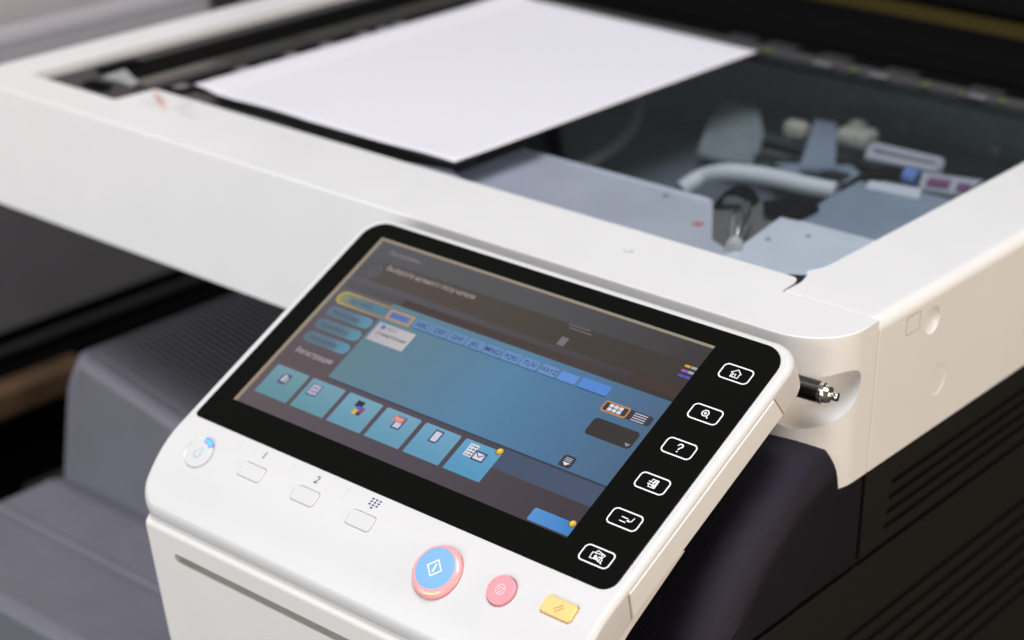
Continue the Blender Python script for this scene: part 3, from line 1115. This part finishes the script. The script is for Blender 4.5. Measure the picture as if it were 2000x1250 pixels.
og = ring_pts()
gl = prism(og, -.6, .42)
bevel_where(gl, lambda a, b: a.z > .41 and b.z > .41, .22, 2)
gl = cut(gl, [box(W0, W1, WV0, WV1, -5, 5)])
xform(gl, lambda v: P(v.x, v.y, v.z))
bezel = obj('screen_bezel', gl, 'black_glass', copier, angle=25, label='glossy black bezel round the touch screen')
DEP = 1.9
wl = merge(new_bm([P(W0 + .02, WV1, .3), P(W0 + .02, WV0, .3), P(W0 + .02, WV0, -DEP), P(W0 + .02, WV1, -DEP)], [[0, 1, 2, 3]]),
           new_bm([P(W0, WV1 - .02, .3), P(W1, WV1 - .02, .3), P(W1, WV1 - .02, -DEP), P(W0, WV1 - .02, -DEP)], [[0, 1, 2, 3]]),
           new_bm([P(W1 - .02, WV1, .3), P(W1 - .02, WV0, .3), P(W1 - .02, WV0, -DEP), P(W1 - .02, WV1, -DEP)], [[0, 1, 2, 3]]),
           new_bm([P(W0, WV0 + .02, .3), P(W1, WV0 + .02, .3), P(W1, WV0 + .02, -DEP), P(W0, WV0 + .02, -DEP)], [[0, 1, 2, 3]]))
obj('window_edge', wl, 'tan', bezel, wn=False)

# the display: measured on the glass plane, moved to the sunken display plane along the view
DU, DV = -.865 * DEP, .575 * DEP
ZL = [-DEP + .02]


def D(u, v, k=0):
    return P(u + DU, v + DV, -DEP + .03 + k * .03)


def C(*rgb):
    return srgb(*rgb)


gm = {}


def G(rgb, s=1.0, **kw):
    key = (rgb, s, str(kw))
    if key not in gm:
        gm[key] = glow('lcd_%d_%d_%d' % rgb, srgb(*rgb), s, **kw)
    return gm[key]


def rect(u0, u1, v0, v1):
    return [(u0, v0), (u1, v0), (u1, v1), (u0, v1)]


def el(name, pts, rgb, k, parent, **kw):
    m_ = G(rgb, **kw) if not isinstance(rgb, bpy.types.Material) else rgb
    # only the part of the element that lies on the display is lit
    pts = [(min(max(u, W0 - DU), W1 - DU), min(max(v, WV0 - DV), WV1 - DV)) for u, v in pts]
    return obj(name, fill(pts, lambda x, y: D(x, y, k)), m_, parent, wn=False)


xw = lambda u: (PO.x + u * .001)
base_ramp = [(0, C(92, 90, 94)), (.30, C(86, 80, 78)), (.65, C(76, 71, 67)), (1, C(66, 61, 60))]  # screen ramps carry reflection haze and viewing-angle tint in their colours
mbase = glow('lcd_background', C(80, 78, 80), 1, c2=base_ramp, axis='X', lo=xw(0), hi=xw(198))
scr = obj('touch_screen', fill(rect(W0 - 3, W1 + 1, WV0 - 1, WV1 + 3), lambda x, y: P(x, y, -DEP)), mbase, copier, wn=False, label='lit touch screen in blue and grey recessed in the bezel')

top_grey = glow('lcd_top_bar', C(96, 96, 100), 1, c2=[(0, C(94, 94, 98)), (.5, C(88, 88, 90)), (1, C(68, 64, 66))], axis='X', lo=xw(0), hi=xw(198))
el('title_bar', rect(0, 198, -1.2, -12.5), top_grey, 0, scr)
brown = glow('lcd_brown', C(86, 76, 70), 1, c2=[(0, C(90, 84, 82)), (.3, C(86, 77, 72)), (.7, C(75, 69, 64)), (1, C(68, 63, 60))], axis='X', lo=xw(0), hi=xw(198))
el('message_bar', rect(14, 198, -13.3, -25.5), brown, 0, scr)
el('divider_bar', rect(0, 172, -26.2, -29.4), glow('lcd_divider', C(92, 96, 104), 1, c2=[(0, C(98, 96, 102)), (.6, C(84, 80, 84)), (1, C(74, 68, 72))], axis='X', lo=xw(0), hi=xw(172)), 0, scr)
el('status_bar', rect(40, 158, -29.8, -34.0), (78, 68, 66), 0, scr)
el('status_bar', rect(172, 198, -25.0, -31.5), (74, 62, 58), 0, scr)
el('sidebar', rect(0, 35.6, -34.2, -86), glow('lcd_sidebar', C(96, 92, 98), 1, c2=[(0, C(98, 98, 104)), (1, C(98, 88, 92))], axis='Y', lo=-.088 - .035 * .89, hi=-.088 - .08 * .89), 0, scr)
main_m = bpy.data.materials.new('lcd_main')
main_m = glow('lcd_main', C(92, 130, 150), 1, c2=[(0, C(104, 134, 146)), (.22, C(100, 132, 152)), (.5, C(92, 134, 168)), (.78, C(84, 120, 154)), (1, C(82, 108, 136))], axis='X', lo=xw(36), hi=xw(198))
el('address_area', rect(35.6, 199, -34.2, -84.6), main_m, 1, scr)
el('address_edge', rect(35.6, 199, -84.2, -84.9), (62, 70, 92), 2, scr)
el('lower_area', rect(0, 199, -85.1, -116), glow('lcd_lower', C(90, 80, 88), 1, c2=[(0, C(102, 92, 98)), (.5, C(88, 80, 88)), (1, C(72, 66, 72))], axis='X', lo=xw(0), hi=xw(198)), 0, scr)
el('lower_bar', rect(144, 199, -85.3, -96.3), (78, 90, 112), 1, scr)

# text lines
text('Программы', 10.6, -6.6, 3.5, G((150, 138, 140)), scr, 'screen_text', 0, mapfn=lambda x, y: D(10.6 + x, -6.6 + y, 2))
text('Выберите нужного получателя', 16.4, -15.9, 4.35, G((178, 166, 164)), scr, 'screen_text', 0, mapfn=lambda x, y: D(16.4 + x * .86, -15.9 + y, 2))
obj('screen_icon', flat_stroke([(12.0 + 3.1 * math.cos(R(t)), -20.0 + 3.1 * math.sin(R(t))) for t in range(0, 360, 15)], .9, True, lambda x, y: D(x, y, 2)), G((98, 104, 104)), scr, wn=False)
obj('screen_icon', flat_stroke([(12.0, -21.4), (12.0, -18.4)], .9, False, lambda x, y: D(x, y, 2)), G((98, 104, 104)), scr, wn=False)
text('Регистрация', 8.0, -76.4, 4.5, G((190, 176, 182)), scr, 'screen_text', 0, mapfn=lambda x, y: D(8.0 + x * .86, -76.4 + y, 2))
el('screen_text', rect(126.5, 139, -12.6, -13.4), (108, 104, 106), 2, scr)
el('screen_text', rect(128.0, 141, -14.4, -15.2), (108, 104, 106), 2, scr)
el('screen_icon', rect(128.3, 132.4, -20.6, -25.6), (122, 116, 116), 2, scr)

# side buttons
pill = lambda u0, u1, v, h_: rrect((u0 + u1) / 2, v, u1 - u0, h_, h_ / 2 * .98, 8)
obj('screen_button', fill(pill(4.4, 42, -40.3, 8.4), lambda x, y: D(x, y, 1)), glow('lcd_pill_sel', C(200, 150, 70), 1, c2=[(0, C(186, 164, 90)), (.5, C(168, 136, 94)), (1, C(160, 128, 94))], axis='X', lo=xw(4), hi=xw(38)), scr, wn=False)
obj('screen_button', fill(pill(5.6, 42, -40.3, 6.0), lambda x, y: D(x, y, 2)), glow('lcd_pill_sel_in', C(96, 130, 144), 1, c2=[(0, C(150, 150, 98)), (.25, C(112, 130, 126)), (.6, C(92, 126, 142)), (1, C(92, 130, 148))], axis='X', lo=xw(4), hi=xw(36)), scr, wn=False)
el('screen_button', rect(36.7, 42.4, -35.2, -45.0), G((98, 130, 146)), 3, scr)
text('Адр. книга', 12.5, -40.4, 2.9, G((70, 84, 112)), scr, 'screen_text', 0, mapfn=lambda x, y: D(12.5 + x, -40.4 + y, 4))
for v, t_ in ((-49.6, 'Прямой ввод'), (-58.2, 'Задан. назн.'), (-67.0, 'Поиск адреса')):
    pm = glow('lcd_pill', C(100, 140, 160), 1, c2=[(0, C(104, 118, 134)), (.5, C(98, 122, 140)), (.8, C(98, 142, 164)), (1, C(104, 150, 172))], axis='X', lo=xw(4), hi=xw(33))
    obj('screen_button', fill(pill(5.6, 34.2, v, 6.6), lambda x, y: D(x, y, 1)), pm, scr, wn=False)
    obj('screen_button', fill(pill(7.4, 27.0, v - .8, 3.6), lambda x, y: D(x, y, 2)), G((97, 116, 130)), scr, wn=False)
    text(t_, 9.0, v - .2, 2.7, G((74, 86, 104)), scr, 'screen_text', 0, mapfn=lambda x, y: D(9.0 + x * .9, v - .2 + y, 3))

# index tabs
obj('screen_tab', fill(rrect(45.1, -40.5, 15.6, 6.4, .8), lambda x, y: D(x, y, 4)), G((190, 146, 100)), scr, wn=False)
obj('screen_tab', fill(rrect(45.1, -40.5, 12.6, 3.9, .4), lambda x, y: D(x, y, 5)), G((98, 128, 186)), scr, wn=False)
text('Избр.', 45.1, -40.5, 3.2, G((74, 90, 150)), scr, 'screen_text', 0, align='CENTER', mapfn=lambda x, y: D(45.1 + x * 1.15, -40.5 + y, 6))
tabs = ['ABC', 'DEF', 'GHI', 'JKL', 'MNO', 'PQRS', 'TUV', 'WXYZ']
for i, t_ in enumerate(tabs):
    u0 = 54.4 + i * 10.78
    r_ = (104 + i, 142 + i, 184 + i * 2)
    el('screen_tab', [(u0 + .2, -42.9), (u0 + 9.6, -42.9), (u0 + 9.6, -37.9), (u0 + 8.9, -37.6), (u0 + .9, -37.6), (u0 + .2, -37.9)], r_, 2, scr)
    text(t_, u0 + 4.9, -40.4, 4.0 if len(t_) == 3 else 3.7, G((66, 58, 108)), scr, 'screen_text', 0, align='CENTER', mapfn=lambda x, y: D(u0 + 4.9 + x * (.98 if len(t_) == 3 else .84), -40.4 + y, 3), offset=.012)
el('screen_tab_shadow', rect(54.4, 151.4, -42.9, -43.5), (70, 98, 124), 2, scr)
el('screen_tab', rect(140.9, 150.9, -37.9, -42.9), G((104, 148, 218)), 2, scr)
el('screen_tab', rect(152.4, 168.3, -37.3, -42.9), G((92, 140, 214)), 2, scr)
el('screen_tab_shadow', rect(152.4, 168.6, -42.9, -43.6), (62, 88, 120), 2, scr)

# white address card
el('address_card', rect(37.3, 60.1, -46.2, -57.6), glow('lcd_card', C(192, 186, 190), 1, c2=[(0, C(186, 178, 188)), (1, C(196, 192, 192))], axis='X', lo=xw(37), hi=xw(60)), 2, scr)
text('00001', 44.0, -48.4, 2.8, G((130, 124, 136)), scr, 'screen_text', 0, mapfn=lambda x, y: D(43.4 + x, -48.4 + y, 3))
el('screen_icon', rect(39.8, 42.4, -47.2, -49.6), G((104, 120, 180)), 3, scr)
text('Сканирование', 39.2, -52.2, 3.1, G((104, 98, 102)), scr, 'screen_text', 0, mapfn=lambda x, y: D(39.4 + x * .88, -52.2 + y, 3), offset=.02)

# function tiles
tile_c = [(112, 150, 162), (114, 154, 170), (116, 160, 182), (114, 160, 186), (110, 160, 190), (100, 158, 196)]
for i in range(6):
    u0 = 5.9 + i * 23.5
    tm = glow('lcd_tile', C(*tile_c[i]), 1, c2=[(0, C(*[min(255, c_ + 10) for c_ in tile_c[i]])), (1, C(tile_c[i][0] - 8, tile_c[i][1] - 2, tile_c[i][2] - 2))], axis='Z', lo=-.001416 - .087 * .449 * 1.0, hi=-.001416 - .105 * .449)
    pts = [(u0, -105.4), (u0 + 20.6, -105.4), (u0 + 20.9, -104.9), (u0 + 20.9, -88.0), (u0 + 20.3, -87.4), (u0 + .7, -87.4), (u0, -88.0)]
    obj('function_tile', fill(pts, lambda x, y: D(x, y, 2)), tm, scr, wn=False)


def ic(pts, rgb, k, **kw):
    return obj('function_icon', fill(pts, lambda x, y: D(x, y, k)), G(rgb), scr, wn=False)


navy, pale_ = (70, 76, 118), (206, 200, 214)
# 1 original type, 2 halftone
ic([(12.8, -96.6), (13.0, -92.4), (14.6, -90.6), (18.2, -90.6), (18.8, -93.0), (18.0, -96.6), (15.6, -97.0)], (96, 92, 128), 3)
ic([(13.8, -95.2), (14.6, -91.4), (16.4, -91.4), (15.6, -95.4)], pale_, 4)
ic([(16.2, -95.6), (16.8, -92.4), (18.0, -92.4), (17.4, -95.6)], (196, 186, 186), 4)
ic([(31.8, -96.8), (31.8, -90.0), (38.0, -90.0), (38.0, -96.8)], (88, 92, 138), 3)
for i_, j_ in ((0, 0), (1, 1), (0, 2), (2, 0), (2, 2), (1, -.1), (1, 2.1), (0, 1), (2, 1)):
    ic([(33.1 + i_ * 1.75 + .95 * math.cos(t * .7), -95.2 + j_ * 1.95 + 1.0 * math.sin(t * .7)) for t in range(9)], (188, 182, 206), 4)
# 3 colour
ic(rect(60.2, 64.6, -93.2, -89.6), (64, 58, 58), 3)
ic(rect(62.4, 64.8, -94.6, -92.4), (88, 104, 216), 4)
ic(rect(61.6, 64.0, -97.2, -94.4), (226, 186, 60), 4)
ic(rect(64.6, 67.0, -95.6, -92.6), (150, 76, 118), 4)
ic(rect(64.0, 66.4, -97.4, -95.2), (84, 68, 74), 4)
# 4 file type
ic(rect(85.0, 90.2, -96.6, -89.4), navy, 3)
ic(rect(85.8, 89.4, -95.8, -90.2), (206, 206, 226), 4)
ic(rect(83.4, 89.4, -93.0, -89.8), (212, 130, 124), 5)
text('PDF', 86.4, -91.4, 2.2, G((238, 214, 208)), scr, 'screen_text', 0, align='CENTER', mapfn=lambda x, y: D(86.4 + x, -91.4 + y, 6))
# 5 page
ic([(107.0, -96.0), (107.0, -88.9), (112.0, -88.9), (112.0, -94.8), (110.9, -96.0)], navy, 3)
ic([(107.8, -95.2), (107.8, -89.7), (111.2, -89.7), (111.2, -94.4), (110.5, -95.2)], (212, 212, 230), 4)
# 6 list and envelope
ic(rect(127.4, 132.2, -95.6, -88.8), (226, 226, 232), 3)
for v in (-90.0, -91.6, -93.2, -94.7):
    ic(rect(128.2, 129.0, v - .35, v + .35), (84, 104, 150), 4)
    ic(rect(129.6, 131.6, v - .3, v + .3), (70, 76, 110), 4)
ic(rect(132.0, 138.8, -96.4, -91.2), (66, 72, 110), 5)
ic(rect(132.8, 138.0, -95.6, -92.0), (222, 222, 236), 6)
obj('function_icon', flat_stroke([(132.9, -92.1), (135.4, -94.2), (137.9, -92.1)], .5, False, lambda x, y: D(x, y, 7)), G((66, 72, 110)), scr, wn=False)


def dot(u, v, r):
    obj('status_dot', fill([(u + (r + .35) * math.cos(t * .35), v + (r + .35) * math.sin(t * .35)) for t in range(18)], lambda x, y: D(min(x, W1 - DU), y, 7)), G((70, 66, 60)), scr, wn=False)
    obj('status_dot', fill([(u + r * math.cos(t * .35), v + r * math.sin(t * .35)) for t in range(18)], lambda x, y: D(min(x, W1 - DU), y, 8)), G((226, 182, 58)), scr, wn=False)
    obj('status_dot', fill([(u - .3 + r * .5 * math.cos(t * .35), v + .4 + r * .45 * math.sin(t * .35)) for t in range(18)], lambda x, y: D(min(x, W1 - DU), y, 9)), G((250, 226, 130)), scr, wn=False)


dot(142.6, -87.6, 1.7)
# right hand widgets
obj('screen_button', fill(rrect(183.4, -47.5, 25.6, 5.4, 1.2), lambda x, y: D(x, y, 2)), G((66, 66, 78)), scr, wn=False)
obj('screen_button', flat_stroke(rrect(177.0, -47.4, 12.8, 5.2, 1.0), .75, True, lambda x, y: D(x, y, 3)), G((214, 142, 66)), scr, wn=False)
for i in range(3):
    for k in range(2):
        cu_, cv_ = 174.3 + i * 2.55, -46.3 - k * 2.1
        el('screen_icon', rect(cu_ - 1.05, cu_ + 1.05, cv_ - .85, cv_ + .85), G((226, 224, 240)), 3, scr)
for k in range(4):
    el('screen_icon', rect(186.4, 193.2, -45.5 - k * 1.25, -46.0 - k * 1.25), G((206, 204, 222)), 3, scr)
obj('screen_button', fill(rrect(183.4, -59.2, 24.4, 9.8, 2.0), lambda x, y: D(x, y, 2)), G((64, 60, 58)), scr, wn=False)
el('screen_icon', [(191.6, -61.4), (194.8, -61.4), (193.2, -63.2)], (146, 146, 178), 3, scr)
obj('screen_button', fill(rrect(174.2, -80.1, 6.6, 6.4, 1.3), lambda x, y: D(x, y, 2)), G((66, 66, 80)), scr, wn=False)
for k in range(3):
    el('screen_icon', rect(172.4, 176.0, -78.1 - k * .8, -78.5 - k * .8), G((190, 188, 204)), 3, scr)
el('screen_icon', [(172.2, -80.7), (176.2, -80.7), (174.2, -82.4)], (232, 230, 240), 3, scr)
obj('screen_button', fill(rrect(187.5, -109.4, 23.0, 6.8, 1.0), lambda x, y: D(min(x, W1 - DU - .1), y, 2)), glow('lcd_start', C(84, 144, 210), 1, c2=[(0, C(90, 152, 214)), (1, C(72, 132, 204))], axis='X', lo=xw(176), hi=xw(198)), scr, wn=False)
dot(196.2, -106.6, 1.6)
for v, c_ in ((-14.2, (222, 172, 60)), (-17.0, (170, 96, 196)), (-19.9, (92, 88, 200))):
    el('toner_bar', rect(191.6, 194.6, v - .65, v + .65), c_, 2, scr)
    el('toner_bar', rect(195.0, 197.8, v - .65, v + .75), (172, 176, 186) if v > -19 else (92, 88, 200), 2, scr)

obj('cover_glass', new_bm([P(W0 + .05, WV0 + .05, .25), P(W1 - .05, WV0 + .05, .25), P(W1 - .05, WV1 - .05, .25), P(W0 + .05, WV1 - .05, .25)], [[0, 1, 2, 3]]), 'cover_glass', copier, wn=False)

# ---- touch keys printed on the bezel
KV = [-10.4, -34.8, -55.1, -75.4, -95.8, -116.2]
for i, v in enumerate(KV):
    b0 = lambda x, y: P(215.25 + x, v + y, .46)
    obj('key_outline', flat_stroke(rrect(0, 0, 14.7, 8.0, 2.1), .62, True, b0), 'print_white', bezel, wn=False)
    if i == 0:
        parts = [flat_stroke([(-2.6, .1), (0, 2.3), (2.6, .1)], .42, False, b0), flat_stroke([(-1.85, .5), (-1.85, -2.1), (1.85, -2.1), (1.85, .5)], .40, False, b0),
                 flat_stroke([(-1.1, -2.0), (-1.1, -.3), (.15, -.3), (.15, -2.0)], .36, False, b0)]
    elif i == 1:
        parts = [flat_stroke(circ(1.55, 28, -.2, .45), .5, True, b0), flat_stroke([(-.95, .45), (.55, .45)], .55, False, b0), flat_stroke([(-.2, 1.2), (-.2, -.3)], .55, False, b0),
                 flat_stroke([(.9, -.6), (2.0, -1.8)], .62, False, b0)]
    elif i == 2:
        parts = [flat_stroke([(-1.15, 1.0), (-1.0, 1.7), (-.3, 2.2), (.5, 2.15), (1.05, 1.6), (1.0, .9), (.4, .3), (.05, -.2), (0, -.95)], .58, False, b0), fill(rect(-.35, .35, -2.2, -1.55), b0)]
    elif i == 3:
        parts = [flat_stroke([(-.9, 1.3), (-.9, 2.0), (2.1, 2.0), (2.1, -2.0), (-.9, -2.0), (-.9, -1.3)], .42, False, b0),
                 fill([(.1, -1.35), (2.1, -1.7), (2.1, 1.7), (.1, 1.35)], lambda x, y: P(215.25 + x, v + y, .455)),
                 flat_stroke([(-2.1, .6), (-.9, .6)], .45, False, b0), fill([(-1.1, 1.2), (-.2, .6), (-1.1, 0.0)], b0),
                 flat_stroke([(-1.2, -.7), (-.2, -.7)], .45, False, b0), fill([(-1.2, -.1), (-2.2, -.7), (-1.2, -1.3)], b0)]
        obj('key_hole_print', merge(fill(circ(.38, 14, 1.05, .35), lambda x, y: P(215.25 + x, v + y, .49)), fill(rect(.85, 1.25, -.75, .3), lambda x, y: P(215.25 + x, v + y, .49))), 'black_glass', bezel, wn=False)
    elif i == 4:
        uv = lambda a_, b_: (lambda q_: (q_[0] - 215.25, q_[1] - v))(pan(a_, b_))
        parts = [flat_stroke([uv(1215.2, 1009.6), uv(1227.4, 1015)], .45, False, b0), flat_stroke([uv(1209.6, 1016.8), uv(1221.8, 1022)], .45, False, b0),
                 flat_stroke([uv(1227, 1020), uv(1232.8, 1020.8), uv(1240.8, 1014.2)], .45, False, b0), fill([uv(1223.4, 1018.4), uv(1229.6, 1016.2), uv(1228.2, 1022)], b0)]
    else:
        uv = lambda a_, b_: (lambda q_: (q_[0] - 215.25, q_[1] - v))(pan(1060 + a_ / 6.25, 1000 + b_ / 6.25))
        parts = [flat_stroke([uv(572, 560), uv(618, 495), uv(738, 535), uv(690, 600)], .4, True, b0), flat_stroke([uv(650, 500), uv(685, 480), uv(766, 545), uv(725, 575)], .4, False, b0),
                 fill([uv(608, 575), uv(632, 548), uv(640, 530), uv(668, 540), uv(662, 560), uv(668, 590)], b0), flat_stroke([uv(695 + 30 * math.cos(t), 590 + 30 * math.sin(t)) for t in [k * .4 for k in range(16)]], .42, True, b0),
                 flat_stroke([uv(702, 618), uv(710, 645)], .6, False, b0)]
    obj('key_symbol', merge(*parts), 'print_white', bezel, wn=False)

# =================================================================== LOOSE THINGS
# stylus lying in the scoop of the holder
s1 = at_y(1612, 769, -56.5)
s0 = s1 + Vector((-34, -6.5, 2.0)) * 1.0
ax = (s1 - s0).normalized()
st = thing('stylus', 'black stylus pen with chrome tip in the holder beside the touch panel', 'stylus', s0 * .001)
obj('barrel', tube([s0, s0 + ax * 30, s1 - ax * 2.5], 4.9, 28), mat('stylus_black', (.004, .004, .004), .3), st)
obj('collar', tube([s1 - ax * 2.6, s1 - ax * 2.0, s1 - ax * .8, s1 - ax * .2], [4.9, 5.15, 5.15, 4.6], 28), 'chrome', st)
obj('tip', tube([s1 - ax * .5, s1 + ax * 1.4, s1 + ax * 2.5, s1 + ax * 3.1, s1 + ax * 3.3, s1 + ax * 3.6, s1 + ax * 5.6, s1 + ax * 6.0], [4.4, 4.25, 3.7, 2.8, 1.7, 2.1, 2.2, 1.9], 28), 'chrome', st, angle=60)

# blank sheet on the glass
c0 = Vector((-233.6, 19.1))
nx, ny = 40, 56
vs, fs = [], []
for j in range(ny + 1):
    for i in range(nx + 1):
        x = c0.x - 210 * i / nx
        yy = c0.y + 297 * j / ny
        t = i / nx
        s = j / ny
        z = .15 + .8 * max(0, 1 - s * 9) * max(0, math.sin(2 * math.pi * (t * 1.7 + .1))) + 4.0 * max(0, s - .82) ** 1.5 * 8 * (t * .8) + .5 * max(0, t - .9) * 10 * .5
        vs.append((x, yy, z - 1.2 + 1.9 * min(1, max(0, (t - .90) / .06))))
for j in range(ny):
    for i in range(nx):
        a0 = j * (nx + 1) + i
        fs.append([a0, a0 + nx + 1, a0 + nx + 2, a0 + 1])
pb = new_bm(vs, fs)
bmesh.ops.recalc_face_normals(pb, faces=pb.faces[:])
paper = obj('paper_sheet', pb, 'paper', wn=False)
sol = paper.modifiers.new('th', 'SOLIDIFY')
sol.thickness = .00012
tag(paper, 'blank white sheet of paper lying on the scanner glass', 'paper')

# neighbouring grey machine; black cabinet below is added for the shade under a table
nb = thing('office_machine', 'light grey office machine standing on the added black cabinet', 'office machine', (-1.05, .1, -.33))
obj('body', box(-1300, -802, -400, 360, -300, 400, 14, 4), 'grey_machine', nb)
obj('shaded_lower_body', box(-806, -800.5, -396, 350, -298, -120, 1, 2), mat('shaded_grey_plastic', (.13, .123, .127), .5, vary=.05, vscale=20), nb)  # shade of the scanner overhang put into a darker lower plate
obj('edge_highlight', box(-803, -801.2, -396, 352, -66, -54, .7, 3), mat('edge_highlight_grey', (.85, .80, .84), .5), nb)  # highlight along the body edge, painted as a pale band
obj('base', box(-1290, -818, -390, 352, -330, -296), 'black', nb)
obj('drawer_lip', box(-818, -806, -380, 340, -322, -314, 2, 2), 'charcoal', nb)
obj('vent_mark', box(-803, -799.5, 225, 270, -230, -212), 'black', nb)
tb = thing('added_cabinet', 'added black cabinet for the shade under a table, with brown wooden edge rail', 'cabinet', (-1.05, .1, -.95))
obj('shade_carcass', box(-1430, -792, -430, 630, -950, -330.2), 'black', tb)  # black block stands in for the darkness below the table edge
obj('edge_rail', box(-791.5, -768, -430, 172, -356, -331, 4, 3), 'wood', tb)
